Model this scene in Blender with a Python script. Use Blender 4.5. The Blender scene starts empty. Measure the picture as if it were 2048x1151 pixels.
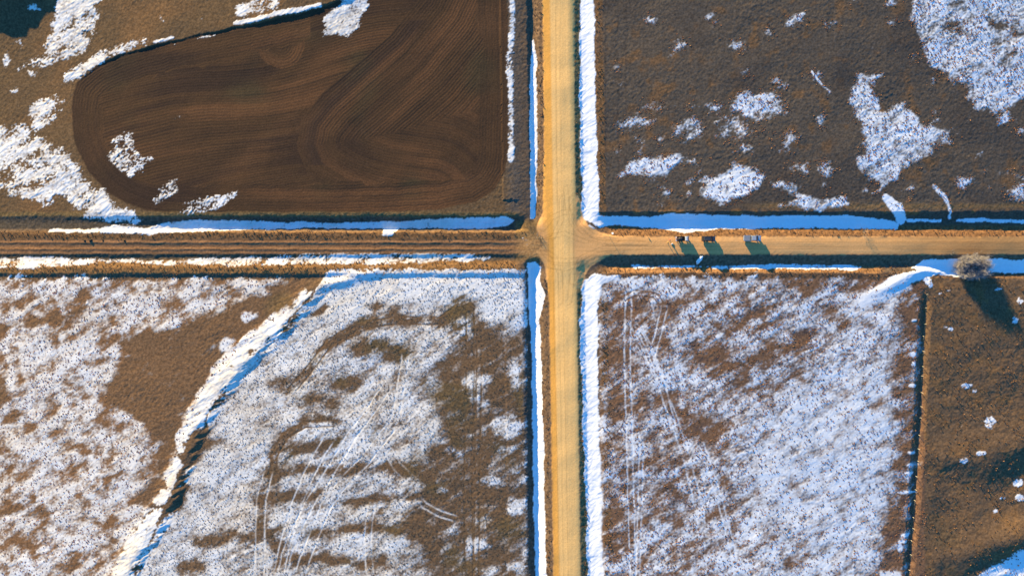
import bpy, bmesh, math, random
import numpy as np
from mathutils import Vector, Matrix

# ------------------------------------------------------------------ camera, sky, sun
sc = bpy.context.scene
col = sc.collection
S = 0.16                      # metres on the ground for one unit of the site plan
H = 230.0                     # flying height of the drone
cam = bpy.data.cameras.new('Camera')
cam_o = bpy.data.objects.new('Camera', cam)
col.objects.link(cam_o)
cam_o.location = (0, 0, H)
cam_o.rotation_euler = (0, 0, 0)
cam.sensor_width = 36
cam.lens = 36 * H / (2048 * S)
cam.clip_start = 1
cam.clip_end = 20000
sc.camera = cam_o

SUN_EL = math.radians(9.5)
SH = (0.515, -0.857)          # direction in which shadows fall on the plan
sun_dir = Vector((-SH[0] * math.cos(SUN_EL), -SH[1] * math.cos(SUN_EL), math.sin(SUN_EL))).normalized()
w = bpy.data.worlds.new('World')
sc.world = w
w.use_nodes = True
nt = w.node_tree
bg = nt.nodes['Background']
sky = nt.nodes.new('ShaderNodeTexSky')
sky.sky_type = 'NISHITA'
sky.sun_disc = False
sky.sun_elevation = SUN_EL
sky.sun_rotation = math.atan2(sun_dir.x, sun_dir.y)
sky.air_density = 1.7
sky.dust_density = 0.0
sky.ozone_density = 9.2
nt.links.new(sky.outputs[0], bg.inputs[0])
bg.inputs[1].default_value = 0.15
sun = bpy.data.lights.new('Sun', 'SUN')
sun.energy = 5.0
sun.angle = math.radians(0.5)
sun.color = (1.0, 0.765, 0.35)
sun_o = bpy.data.objects.new('Sun', sun)
col.objects.link(sun_o)
sun_o.rotation_euler = sun_dir.to_track_quat('Z', 'Y').to_euler()
vs = sc.view_settings
vs.view_transform = 'Standard'
vs.look = 'None'
vs.gamma = 1.0
vs.use_curve_mapping = False
vs.exposure = 1.75
sc.cycles.max_bounces = 4

# ------------------------------------------------------------------ numpy helpers
rng = np.random.default_rng(7)
random.seed(7)
PERM = rng.permutation(512).astype(np.int32)
PERM = np.concatenate([PERM, PERM, PERM])
GA = rng.random(512) * 2 * np.pi
GX = np.cos(GA).astype(np.float32)
GY = np.sin(GA).astype(np.float32)

def perlin(x, y, seed=0):
    x = x + seed * 17.31
    y = y + seed * 9.77
    xi = np.floor(x).astype(np.int32)
    yi = np.floor(y).astype(np.int32)
    xf = (x - xi).astype(np.float32)
    yf = (y - yi).astype(np.float32)
    xi &= 511
    yi &= 511
    u = xf * xf * xf * (xf * (xf * 6 - 15) + 10)
    v = yf * yf * yf * (yf * (yf * 6 - 15) + 10)
    a = PERM[xi] + yi
    b = PERM[(xi + 1) & 511] + yi
    h00 = PERM[a]; h01 = PERM[a + 1]; h10 = PERM[b]; h11 = PERM[b + 1]
    g00 = GX[h00] * xf + GY[h00] * yf
    g10 = GX[h10] * (xf - 1) + GY[h10] * yf
    g01 = GX[h01] * xf + GY[h01] * (yf - 1)
    g11 = GX[h11] * (xf - 1) + GY[h11] * (yf - 1)
    x0 = g00 + u * (g10 - g00)
    x1 = g01 + u * (g11 - g01)
    return (x0 + v * (x1 - x0)) * 1.5

def fbm(x, y, lam, octs, seed=0, gain=0.55):
    out = 0; amp = 1.0; tot = 0.0
    for i in range(octs):
        f = 2.0 ** i / lam
        out = out + amp * perlin(x * f, y * f, seed + i * 3)
        tot += amp
        amp *= gain
    return out / tot ** 0.7

def sstep(a, b, x):
    t = np.clip((x - a) / (b - a), 0, 1)
    return t * t * (3 - 2 * t)

def lin(r, g, b):
    f = lambda c: ((c / 255 + 0.055) / 1.055) ** 2.4 if c > 10 else c / 255 / 12.92
    return np.array([f(r), f(g), f(b)], np.float32)

# ------------------------------------------------------------------ the site plan
# plan units: 0..2048 across, 0..1151 down, the crossroads in the middle
def axis(half, step, far):
    n = int(half / step)
    a = list(np.arange(-n, n + 1) * step)
    d = step; p = a[-1]; ext = []
    while p < far:
        d *= 1.35; p += d; ext.append(p)
    return np.array([-e for e in ext[::-1]] + a + ext, np.float64)

DX = 0.285
xs = axis(170.5, DX, 2500)
ys = axis(97.5, DX, 2500)
nx, ny = len(xs), len(ys)

def macro(x):                 # low swell added to turn the west sunward, highest along the north-south road
    xc = np.clip(x, -230, 230)
    return -0.00026 * xc * xc

mz = macro(xs)
fac = (1.0 / (S * (1 - mz / H))).astype(np.float64)
X = np.repeat(xs[None, :], ny, 0)
Y = np.repeat(ys[:, None], nx, 1)
PX = (1024 + X * fac[None, :]).astype(np.float32)
PY = (575.5 - Y * fac[None, :]).astype(np.float32)

def plan(px, py):             # plan point -> world x, y on the land
    x = (px - 1024) * S
    for _ in range(4):
        z = float(macro(np.array(x)))
        x = (px - 1024) * S * (1 - z / H)
    return x, (575.5 - py) * S * (1 - z / H)

# edge wobble
w1 = fbm(PX, PY, 38, 2, 1)
w2 = fbm(PX, PY, 9, 2, 2)
w3 = fbm(PX + 300, PY - 200, 34, 2, 3)
w4 = fbm(PX - 100, PY + 700, 8, 2, 4)
QX = PX + 2.2 * w1 + 1.3 * w2
QY = PY + 2.2 * w3 + 1.3 * w4
KX = PX + 9 * fbm(PX, PY, 55, 2, 5) + 5.5 * fbm(PX, PY, 15, 2, 6)
KY = PY + 9 * fbm(PX, PY, 60, 2, 7) + 5.5 * fbm(PX, PY, 14, 2, 8)
JX = PX + 0.45 * (KX - PX); JY = PY + 0.45 * (KY - PY)
XA = 1024 + xs * fac          # plan x for each column
def window(pts, m):
    pts = np.asarray(pts, float)
    x0, y0 = pts.min(0) - m; x1, y1 = pts.max(0) + m
    i0, i1 = np.searchsorted(XA, [x0, x1])
    wy = lambda p: (575.5 - p) * S
    j0, j1 = np.searchsorted(ys, [wy(y1) * 1.02 - 2 if wy(y1) < 0 else wy(y1) * 0.97 - 2,
                                  wy(y0) * 1.02 + 2 if wy(y0) > 0 else wy(y0) * 0.97 + 2])
    return slice(max(j0, 0), min(j1, ny)), slice(max(i0, 0), min(i1, nx))

def seg_d(px, py, a, b):
    ax, ay = a; bx, by = b
    dx, dy = bx - ax, by - ay
    L = dx * dx + dy * dy + 1e-9
    t = np.clip(((px - ax) * dx + (py - ay) * dy) / L, 0, 1)
    return np.hypot(px - ax - t * dx, py - ay - t * dy), t

def poly_sd(pts, m=40, src=None):
    """signed distance (plan units, positive inside) on the window round a polygon"""
    w = window(pts, m)
    px = (QX if src is None else src[0])[w]; py = (QY if src is None else src[1])[w]
    d = np.full(px.shape, 1e9, np.float32)
    ins = np.zeros(px.shape, bool)
    n = len(pts)
    for i in range(n):
        a, b = pts[i], pts[(i + 1) % n]
        d = np.minimum(d, seg_d(px, py, a, b)[0])
        if a[1] != b[1]:
            c = ((a[1] > py) != (b[1] > py)) & (px < (b[0] - a[0]) * (py - a[1]) / (b[1] - a[1]) + a[0])
            ins ^= c
    return w, np.where(ins, d, -d)

def line_d(pts, m=40, src=None, widths=None):
    w = window(pts, m)
    px = (QX if src is None else src[0])[w]; py = (QY if src is None else src[1])[w]
    d = np.full(px.shape, 1e9, np.float32)
    sgn = np.zeros(px.shape, np.float32)
    wd = np.zeros(px.shape, np.float32)
    for i in range(len(pts) - 1):
        a, b = pts[i], pts[i + 1]
        di, t = seg_d(px, py, a, b)
        near = di < d
        cr = (b[0] - a[0]) * (py - a[1]) - (b[1] - a[1]) * (px - a[0])
        sgn = np.where(near, np.sign(cr), sgn)
        if widths is not None:
            wd = np.where(near, widths[i] + t * (widths[i + 1] - widths[i]), wd)
        d = np.minimum(d, di)
    return (w, d, sgn, wd)

# ---------------------------------------------- traced outlines
PLOUGH = [(1013, -700), (1014, 0), (1018, 100), (1018, 200), (1015, 310), (1011, 342), (990, 378), (950, 404), (880, 417),
          (780, 424), (640, 427), (500, 426), (400, 427), (330, 425), (290, 420), (250, 405), (210, 380), (180, 345), (160, 310),
          (147, 270), (144, 220), (146, 185), (155, 165), (175, 145), (200, 128), (250, 108), (330, 86), (400, 70), (480, 55),
          (560, 37), (640, 17), (656, 12), (700, -10), (720, -80), (740, -700)]
SCARP = [(150, 168), (200, 127), (250, 107), (330, 86), (400, 70), (480, 54), (560, 36), (640, 15), (720, -15)]
DRIFT = [(660, 545), (600, 612), (552, 662), (508, 702), (465, 748), (428, 798), (398, 850), (378, 900), (358, 952),
         (338, 1005), (302, 1062), (275, 1110), (250, 1160), (200, 1300)]
FENCE = [(1853, 560), (1850, 610), (1847, 660), (1845, 700), (1842, 780), (1838, 850), (1833, 930), (1828, 1010), (1822, 1080), (1817, 1151), (1808, 1260)]

rc = 1119 + np.clip(QY, -200, 1400) * 0.0165     # centre line of the north-south road
U = QX - rc
V = QY - 490.0
south = sstep(470, 540, QY)
east = QX > 1130

# ------------------------------------------------------------------ height of the land
Z = np.zeros_like(PX)
# slow swells
Z += 0.35 * fbm(PX, PY, 420, 3, 11)
Z += 0.10 * fbm(PX, PY, 70, 2, 12)
prS = np.interp(U, [-110, -84, -78, -72, -67, -60, -54, -40, -30, -18, 0, 16, 25, 33, 41, 52, 72, 90],
                [0.05, 0.03, -0.15, -0.85, -1.25, -1.3, -1.0, -0.15, 0.12, 0.24, 0.3, 0.24, 0.14, -0.2, -0.5, -0.4, 0.0, 0])
prN = np.interp(U, [-112, -98, -66, -61, -56, -50, -42, -34, -20, 0, 16, 26, 34, 42, 52, 74, 90],
                [0.15, 0.18, -0.12, -0.5, -0.85, -0.7, -0.2, 0.05, 0.2, 0.26, 0.22, 0.12, -0.2, -0.48, -0.4, 0.0, 0])
jw = 1 - sstep(430, 455, QY) * (1 - sstep(512, 545, QY))     # the ditches stop at the side roads
prNS = prN * (1 - south) + prS * south
road_flat = np.interp(U, [-60, -34, 0, 28, 60], [0.1, 0.12, 0.28, 0.14, 0.08])
prNS = np.where(np.abs(U) < 120, road_flat * (1 - jw) + prNS * jw, 0)
prE = np.interp(V, [-80, -66, -61, -53, -46, -34, -25, -17, -5, 10, 20, 29, 37, 43, 49, 56, 70],
                [0, 0.0, -0.65, -1.12, -1.22, -1.18, -0.45, 0.0, 0.12, 0.12, 0.06, -0.4, -0.82, -0.84, -0.4, 0.02, 0])
wd_ = sstep(60, 560, QX) * 0.75 + 0.25
prE2 = np.interp(V, [-80, -66, -61, -53, -46, -34, -25, -17, -5, 10, 20, 29, 40, 52, 58, 66, 85, 120],
                 [0, 0.0, -0.65, -1.12, -1.22, -1.18, -0.45, 0.0, 0.12, 0.12, 0.06, -0.45, -1.0, -1.32, -1.25, -0.5, -0.2, 0])
ef = sstep(1820, 1890, QX)
prE = prE * (1 - ef) + prE2 * ef
prW = np.interp(V, [-78, -64, -58, -51, -45, -32, -26, -14, 0, 14, 20, 25, 31, 45, 56, 64, 76],
                [0, 0.02, -0.10, -0.95, -1.28, -1.28, -0.02, 0.06, 0.0, 0.0, -0.10, -0.26, -0.2, 0.28, 0.26, -0.06, 0])
prW = np.where(V < -10, prW * np.where(prW < 0, wd_, 1), prW)
wE = sstep(1176, 1236, QX)
wW = 1 - sstep(1030, 1062, QX)
nearNS = sstep(150, 80, np.abs(U)) * 1.0
Z += prNS * (1 - np.maximum(wE * (np.abs(V) < 90), wW * (np.abs(V) < 90)))
Z += np.where(np.abs(V) < 130, prE * wE + prW * wW, 0)
# ruts of the muddy west road
rut = np.zeros_like(Z)
wob = 1.2 * perlin(PX / 28, PX * 0 + 3.3, 5) + 0.5 * perlin(PX / 9, PX * 0, 6)
for c_, dep, wd2 in ((477.5, .075, 6.0), (491.5, .07, 5.0), (503, .04, 3.0)):
    t = (PY - c_ - wob)
    r = np.where(t < 0, sstep(-wd2 * 1.6, 0, t), 1 - sstep(wd2 * 0.75, wd2, t))
    rut -= dep * r
    rut += 0.06 * np.exp(-((t - wd2 - 1.5) / 2.2) ** 2)
rutm = 1 - sstep(1000, 1060, PX)
Z += rut * rutm
# scarp above the ploughed field
w_, d_, sg, _ = line_d(SCARP, 110)
sd = d_ * sg                                         # + below / right of the line
endm = sstep(140, 240, QX[w_]) * (1 - sstep(690, 760, QX[w_]))
Z[w_] += endm * (0.17 + 0.2 * fbm(PX[w_], PY[w_], 90, 2, 23) + 0.22 * sstep(430, 520, PX[w_])) * np.where(sd < 0, sstep(-90, -3, sd), (1 - sstep(-3, 4, sd)))
# the long snow drift beside the hedge line
w_, d_, sg, _ = line_d(DRIFT, 90)
sd = -d_ * sg                                        # + to the lower right
brk = fbm(PX[w_], PY[w_], 60, 2, 21)
amp = (0.52 + 0.3 * brk) * sstep(545, 600, QY[w_])
ca, sa = math.cos(-0.45), math.sin(-0.45)
crest = sd + 9 * fbm((PX[w_] * ca + PY[w_] * sa) / 3.5, -PX[w_] * sa + PY[w_] * ca, 12, 3, 22)
Z[w_] += amp * np.where(crest < 0, sstep(-42, 0, crest), 1 - sstep(0, 26, crest))
# ditch along the pasture fence
w_, d_, sg, _ = line_d(FENCE, 60)
fd = d_ * sg
dep = 0.95 * sstep(575, 620, QY[w_])
Z[w_] -= dep * np.interp(-fd, [-12, -6, -1, 3, 9, 14], [0, .5, 1, 1, .3, 0])
# snow bank and hollow at the bend of the ditch in the east
def bump(cx, cy, rx, ry, h, rot=0, p=2):
    ca, sa = math.cos(rot), math.sin(rot)
    dx = PX - cx; dy = PY - cy
    return h * np.exp(-(np.abs((dx * ca + dy * sa) / rx) ** p + np.abs((-dx * sa + dy * ca) / ry) ** p))
Z += bump(1868, 543, 50, 7, 0.6, 0.10)
Z += bump(1800, 560, 60, 12, 0.4, -0.5)
Z -= bump(2000, 580, 80, 22, 0.3, 0.25)
# rolling rough pasture in the south-east corner
pm = sstep(1850, 1890, QX) * sstep(570, 640, QY)
Z += pm * (0.55 * fbm(PX, PY, 120, 2, 31) * sstep(800, 950, QY) + 0.10 * fbm(PX, PY, 30, 2, 32))
Z += bump(2010, 890, 90, 40, 0.7, -0.2) + bump(1890, 915, 55, 24, 0.32, 0.1) + bump(2030, 1070, 120, 36, 1.5, -0.35)
# unseen knoll added north-west of the frame to shade the corner
Z += bump(-15, -70, 165, 60, 5.0, -0.45) * (1 + 0.35 * fbm(PX, PY, 60, 3, 33))
Z += bump(620, -60, 120, 40, 0.8, 0)
# field bank in the south-west
Z += bump(690, 560, 60, 10, 0.45, -0.25)

# ------------------------------------------------------------------ snow cover: D is how much lies there
D = np.full_like(PX, -0.6)
A = np.full_like(PX, 0.42)            # how ragged it is
def patch(pts, level=1.1, feather=10, rag=None, mode='max', out=-0.6, src=None):
    w_, sd = poly_sd(pts, 45, src or ((KX, KY) if feather > 5 else None))
    f = sstep(-feather * 1.7, feather * 1.4, sd) if feather > 5 else sstep(-feather, feather, sd)
    v = out + (level - out) * f
    if mode == 'max':
        D[w_] = np.maximum(D[w_], v)
    else:
        D[w_] = D[w_] * (1 - f) + level * f
    if rag is not None:
        A[w_] = A[w_] * (1 - f) + rag * f
def oval(cx, cy, rx, ry, level=0.9, feather=7, rag=0.5, rot=0.0):
    pts = [(cx + rx * math.cos(a) * math.cos(rot) - ry * math.sin(a) * math.sin(rot),
            cy + rx * math.cos(a) * math.sin(rot) + ry * math.sin(a) * math.cos(rot)) for a in np.linspace(0, 2 * math.pi, 13)[:-1]]
    patch(pts, level, feather, rag)
def strip(pts, widths, level=1.2, feather=5, rag=None, mode='max', src=None):
    if not hasattr(widths, '__len__'):
        widths = [widths] * len(pts)
    if mode == 'set':
        w_, d, sg, wd = line_d(pts, 60, (KX, KY), widths)
        f = 1 - sstep(wd * 0.35 - feather, wd * 1.2 + feather, d)
    else:
        w_, d, sg, wd = line_d(pts, 60, src, widths)
        f = 1 - sstep(wd - feather, wd + feather, d)
    v = -0.6 + (level + 0.6) * f
    if mode == 'max':
        D[w_] = np.maximum(D[w_], v)
    else:
        D[w_] = D[w_] * (1 - f) + level * f
    if rag is not None:
        A[w_] = A[w_] * (1 - f) + rag * f

# far land beyond the picture
farm = np.maximum(np.maximum(-40 - PX, PX - 2088), np.maximum(-40 - PY, PY - 1191))
D = np.where(farm > 0, -0.1 + 0.9 * fbm(PX, PY, 300, 2, 41), D)

# fields with snow lying between dead weeds
WFIELD = [(-60, 556), (620, 552), (610, 590), (560, 640), (500, 690), (440, 745), (400, 800), (370, 870), (345, 945), (310, 1010), (260, 1080), (220, 1190), (-60, 1190)]
patch(WFIELD, 0.56, 8, 0.95, 'set')
patch([(-60, 555), (130, 560), (240, 590), (100, 650), (-60, 660)], 0.46, 25, 0.95, 'set')
patch([(60, 690), (230, 680), (215, 790), (130, 830), (30, 780)], 0.72, 25, 0.85, 'set')
patch([(20, 890), (110, 895), (130, 960), (170, 1010), (260, 960), (290, 900), (330, 930), (300, 1000), (200, 1020), (110, 1010), (60, 950)], 0.80, 18, 0.8, 'set')
patch([(625, 550), (618, 590), (565, 632), (505, 682), (445, 725), (405, 785), (378, 850), (348, 900), (330, 960), (300, 1012), (262, 1000), (310, 950),
       (322, 880), (290, 850), (235, 820), (205, 792), (238, 740), (256, 708), (226, 684), (300, 664), (350, 655), (420, 626), (480, 605), (535, 588), (552, 566), (590, 548)],
      -0.45, 10, 0.55, 'set')
patch([(-20, 650), (60, 640), (170, 612), (180, 622), (70, 655), (-20, 668)], -0.1, 8, 0.7, 'set')
patch([(-20, 752), (14, 755), (22, 800), (-20, 812)], -0.3, 8, 0.6, 'set')
patch([(-20, 1018), (60, 1012), (120, 1024), (60, 1034), (-20, 1040)], 0.0, 6, 0.7, 'set')
patch([(200, 1070), (250, 1075), (230, 1110), (190, 1105)], 0.1, 10, 0.8, 'set')
oval(455, 688, 18, 14, 0.9, 6, .6); oval(500, 630, 14, 12, 0.8, 6, .6)
patch([(480, 575), (540, 560), (560, 565), (480, 598)], 0.85, 6, .6)
patch([(300, 590), (370, 575), (395, 590), (330, 625)], 0.7, 10, .8)

MID = [(650, 545), (1052, 538), (1055, 700), (1056, 1190), (262, 1190), (300, 1110), (345, 1040), (380, 950), (410, 860), (470, 765), (540, 690), (610, 630)]
patch(MID, 0.66, 5, 0.72, 'set')
patch([(655, 548), (700, 541), (850, 537), (960, 536), (1030, 545), (1050, 600), (1050, 655), (985, 655), (955, 635), (930, 605), (850, 606), (780, 616), (700, 625), (640, 640), (620, 610)], 0.95, 10, 0.55, 'set')
patch([(560, 690), (640, 640), (600, 730), (540, 800), (520, 880), (480, 960), (440, 1050), (400, 1150), (340, 1150), (390, 1040), (430, 930), (470, 830)], 0.78, 20, 0.62, 'set')
patch([(925, 600), (985, 650), (1058, 668), (1058, 1190), (860, 1190), (835, 1085), (800, 1045), (865, 1000), (850, 965), (832, 930), (895, 880), (850, 800), (892, 745), (912, 690), (895, 660)], -0.05, 14, 0.62, 'set')
for c in [(952, 763, 30, 22), (955, 803, 22, 13), (1030, 745, 18, 36), (1015, 855, 36, 26), (1000, 893, 46, 10), (905, 905, 22, 10), (985, 962, 26, 14),
          (1030, 1010, 22, 20), (960, 1040, 24, 10), (955, 1085, 26, 12), (1040, 950, 14, 10), (1035, 1135, 24, 10), (975, 1140, 28, 12), (890, 985, 18, 12), (870, 660, 26, 12), (925, 668, 22, 10), (918, 645, 14, 7), (910, 610, 8, 5), (905, 1060, 16, 8)]:
    oval(*c, 0.70, 10, 0.95)
strip([(575, 790), (620, 735), (662, 682), (720, 650), (800, 640), (870, 645), (925, 612)], [6, 9, 13, 15, 12, 10, 18], -0.25, 9, 0.85, 'set')
strip([(545, 960), (548, 910), (572, 868), (610, 846), (672, 838)], [12, 14, 13, 11, 7], -0.25, 9, 0.85, 'set')
for c in [(690, 768, 34, 16), (752, 700, 55, 20), (800, 705, 25, 10), (765, 612, 28, 7), (560, 770, 22, 12), (900, 740, 34, 20), (640, 800, 40, 10)]:
    pts = [(c[0] + c[2] * math.cos(a), c[1] + c[3] * math.sin(a)) for a in np.linspace(0, 6.2832, 11)[:-1]]
    patch(pts, -0.1, 10, 0.7, 'set')
for pts, wds in (([(540, 950), (620, 940), (700, 938), (790, 935), (860, 945)], [8, 9, 7, 9, 14]),
                 ([(520, 1000), (590, 990), (640, 990)], [10, 9, 6]),
                 ([(690, 1003), (760, 998), (830, 990), (880, 1000)], [5, 8, 12, 16]),
                 ([(640, 1062), (720, 1058), (800, 1055), (860, 1065)], [7, 9, 9, 16]),
                 ([(390, 1085), (450, 1070), (520, 1075), (560, 1060)], [10, 14, 12, 8]),
                 ([(560, 1120), (640, 1115), (700, 1128), (760, 1120)], [14, 10, 10, 12]),
                 ([(360, 1140), (400, 1130)], [10, 12]),
                 ([(560, 890), (620, 900), (680, 880)], [10, 10, 8]),
                 ([(520, 1050), (560, 1090)], [12, 16])):
    strip(pts, wds, -0.42, 8, 0.8, 'set')
# bright clean drift and its lee
strip([(648, 556), (598, 604), (548, 648), (500, 690), (456, 736), (418, 786), (388, 842), (368, 892)], [6, 10, 18, 22, 23, 23, 22, 18], 1.0, 8, 0.6, 'max', (KX, KY))
strip([(354, 920), (345, 945), (340, 966)], [13, 16, 12], 1.0, 8, 0.6, 'max', (KX, KY))
strip([(336, 980), (326, 995), (316, 1004)], [10, 14, 10], 1.0, 8, 0.6, 'max', (KX, KY))
strip([(318, 1022), (292, 1056), (266, 1100), (244, 1150), (230, 1190)], [10, 18, 22, 24, 26], 1.0, 8, 0.6, 'max', (KX, KY))
strip([(640, 590), (585, 650), (530, 700), (488, 745), (452, 795), (424, 850), (405, 900), (382, 950), (360, 1010), (325, 1070), (295, 1120), (275, 1180)], [10, 14, 16, 18, 18, 18, 16, 16, 16, 18, 18, 18], 0.72, 10, 0.62)
patch([(390, 860), (412, 850), (420, 880), (395, 920), (372, 930), (365, 905)], -0.3, 8, .5, 'set')
patch([(350, 985), (372, 960), (385, 975), (360, 1020), (335, 1018)], -0.3, 7, .5, 'set')
patch([(620, 630), (650, 605), (662, 612), (640, 632)], -0.3, 5, .5, 'set')
patch([(616, 555), (640, 545), (650, 548), (632, 575), (612, 590)], -0.4, 4, .4, 'set')

SEF = [(1198, 560), (1260, 552), (1700, 556), (1790, 560), (1800, 600), (1838, 600), (1838, 700), (1825, 900), (1815, 1190), (1205, 1190)]
patch(SEF, 0.66, 6, 0.75, 'set')
patch([(1190, 552), (1560, 560), (1640, 640), (1620, 740), (1520, 800), (1480, 900), (1440, 1000), (1420, 1190), (1190, 1190)], 0.43, 40, 0.8, 'set')
patch([(1196, 610), (1270, 600), (1300, 660), (1290, 760), (1270, 900), (1280, 1160), (1205, 1160), (1200, 900)], 0.36, 25, 0.8, 'set')
patch([(1200, 620), (1262, 610), (1260, 700), (1245, 760), (1200, 750)], -0.05, 14, 0.7, 'set')
for c in [(1480, 640, 50, 30, .2), (1545, 700, 40, 25, .1), (1470, 735, 45, 18, .05), (1290, 650, 22, 40, .2), (1340, 640, 25, 25, .2), (1420, 720, 30, 20, .1), (1430, 860, 40, 25, .15), (1350, 960, 18, 60, .15), (1300, 930, 30, 30, .2),
          (1590, 1085, 40, 40, .3), (1600, 690, 26, 20, .1), (1660, 640, 26, 30, .35), (1760, 700, 26, 40, .4), (1640, 570, 60, 10, -.1), (1720, 570, 40, 10, .0), (1470, 1000, 20, 60, .3), (1232, 1080, 24, 60, .0), (1225, 960, 14, 60, .1), (1540, 800, 30, 20, .25), (1700, 800, 30, 30, .5), (1240, 800, 25, 50, .1)]:
    patch([(c[0] + c[2] * math.cos(a), c[1] + c[3] * math.sin(a)) for a in np.linspace(0, 6.2832, 11)[:-1]], c[4], 16, 0.8, 'set')
patch([(1335, 792), (1395, 800), (1425, 850), (1400, 870), (1340, 830)], 0.05, 14, 0.7, 'set')
patch([(1370, 690), (1405, 695), (1400, 730), (1365, 730)], 0.25, 10, 0.8, 'set')
patch([(1500, 890), (1620, 780), (1800, 700), (1790, 1000), (1740, 1110), (1640, 1130), (1560, 1020), (1490, 980)], 0.82, 55, 0.62, 'set')
patch([(1795, 592), (1842, 585), (1840, 700), (1832, 860), (1822, 1000), (1815, 1180), (1730, 1180), (1760, 1090), (1785, 990), (1800, 880), (1790, 760), (1800, 660)], -0.02, 12, 0.75, 'set')
patch([(1760, 1140), (1800, 1140), (1805, 1160), (1760, 1160)], 1.1, 5)
for c in [(1828, 640, 6, 4), (1826, 708, 9, 6), (1828, 728, 5, 7), (1826, 770, 9, 4), (1824, 905, 10, 4), (1822, 930, 8, 5), (1820, 945, 12, 4), (1815, 983, 22, 4), (1812, 1070, 12, 4), (1800, 1095, 6, 9), (1806, 1082, 10, 4)]:
    oval(*c, 1.1, 3, .35)
# drift from the ditch into the field
strip([(1745, 588), (1790, 566), (1832, 550), (1880, 542), (1935, 552)], [9, 16, 12, 7, 3], 1.3, 5, 0.3)
strip([(1852, 556), (1862, 572)], [9, 5], 1.0, 5, 0.5)
strip([(1725, 605), (1780, 585), (1815, 575)], [14, 13, 8], 1.0, 12, 0.5)

# pasture in the corner, a few remnants
for c in [(1890, 655, 7, 4), (1900, 658, 6, 5), (1935, 770, 14, 7), (1950, 783, 6, 5), (1980, 845, 15, 14), (1923, 852, 7, 3), (2030, 640, 8, 10), (1925, 920, 10, 7), (1960, 905, 12, 6), (1943, 935, 6, 3),
          (2038, 965, 12, 10), (2040, 995, 10, 8), (2005, 996, 6, 3), (1880, 586, 4, 2), (1900, 580, 5, 2), (2042, 600, 8, 8), (2000, 578, 8, 5), (1990, 1020, 6, 4)]:
    oval(*c, 0.78, 5, 0.6)
patch([(1940, 1165), (1985, 1125), (2020, 1110), (2060, 1085), (2070, 1165)], 1.1, 12, 0.5)

# north-east field
for c in [(1300, 38, 15, 8), (1360, 85, 14, 13), (1425, 40, 10, 12), (1470, 92, 22, 9), (1590, 37, 22, 12), (1535, 65, 8, 10), (1665, 48, 14, 6), (1710, 5, 10, 6), (1785, 9, 10, 7), (1783, 46, 6, 4),
          (1305, 212, 22, 7, ), (1362, 217, 11, 4), (1270, 245, 34, 14), (1375, 258, 29, 24), (1460, 258, 36, 22), (1430, 215, 14, 10), (1515, 213, 58, 30), (1280, 282, 10, 7), (1320, 277, 8, 4),
          (1630, 152, 5, 8, ), (1645, 170, 6, 4), (1585, 332, 10, 7), (1605, 335, 10, 10), (1655, 335, 16, 9), (1640, 240, 10, 12), (1580, 280, 16, 20), (1930, 365, 16, 12), (2020, 350, 17, 8), (2030, 385, 24, 14),
          (1240, 300, 16, 6), (1865, 165, 6, 5), (1825, 115, 6, 6), (1745, 378, 12, 4), (1380, 362, 8, 4), (1232, 137, 5, 3), (1490, 300, 18, 6), (2010, 240, 10, 8), (2040, 265, 6, 4)]:
    oval(*c, 0.66, 12, 0.85)
patch([(1236, 352), (1258, 325), (1330, 306), (1350, 308), (1392, 320), (1350, 338), (1332, 352), (1300, 364), (1285, 352)], 0.95, 10, 0.6)
patch([(1395, 388), (1410, 360), (1455, 347), (1468, 325), (1492, 333), (1535, 350), (1522, 378), (1475, 397), (1440, 407)], 0.98, 9, 0.55)
patch([(1535, 362), (1598, 370), (1605, 386), (1692, 393), (1695, 415), (1640, 421), (1600, 418), (1560, 410), (1590, 396), (1560, 380)], 0.85, 8, 0.6)
patch([(1833, -40), (2100, -40), (2100, 170), (2030, 208), (1985, 228), (1950, 222), (1930, 190), (1940, 172), (1900, 160), (1860, 130), (1852, 108), (1832, 70), (1822, 38)], 0.80, 9, 0.72, 'set')
patch([(1712, 148), (1770, 147), (1750, 172), (1735, 168), (1758, 198), (1765, 218), (1800, 208), (1832, 230), (1840, 248), (1870, 255), (1908, 262), (1900, 282), (1870, 292), (1850, 312), (1800, 332), (1790, 360),
       (1765, 372), (1718, 342), (1714, 318), (1742, 310), (1728, 280), (1720, 250), (1705, 222), (1698, 200)], 0.82, 8, 0.65, 'set')
patch([(1890, 40), (1935, 45), (1930, 66), (1890, 62)], 0.0, 8, .6, 'set')
patch([(1970, 40), (2020, 40), (2035, 62), (1980, 60)], 0.1, 8, .6, 'set')
strip([(1772, 395), (1792, 414), (1806, 438)], [9, 13, 10], 1.2, 4, 0.35)
strip([(1868, 372), (1890, 395), (1897, 412), (1903, 436)], [5, 6, 3, 3], 0.9, 4, 0.4)
strip([(1625, 145), (1645, 170), (1660, 185)], [3, 3, 2], 0.9, 3, 0.5)

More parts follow.
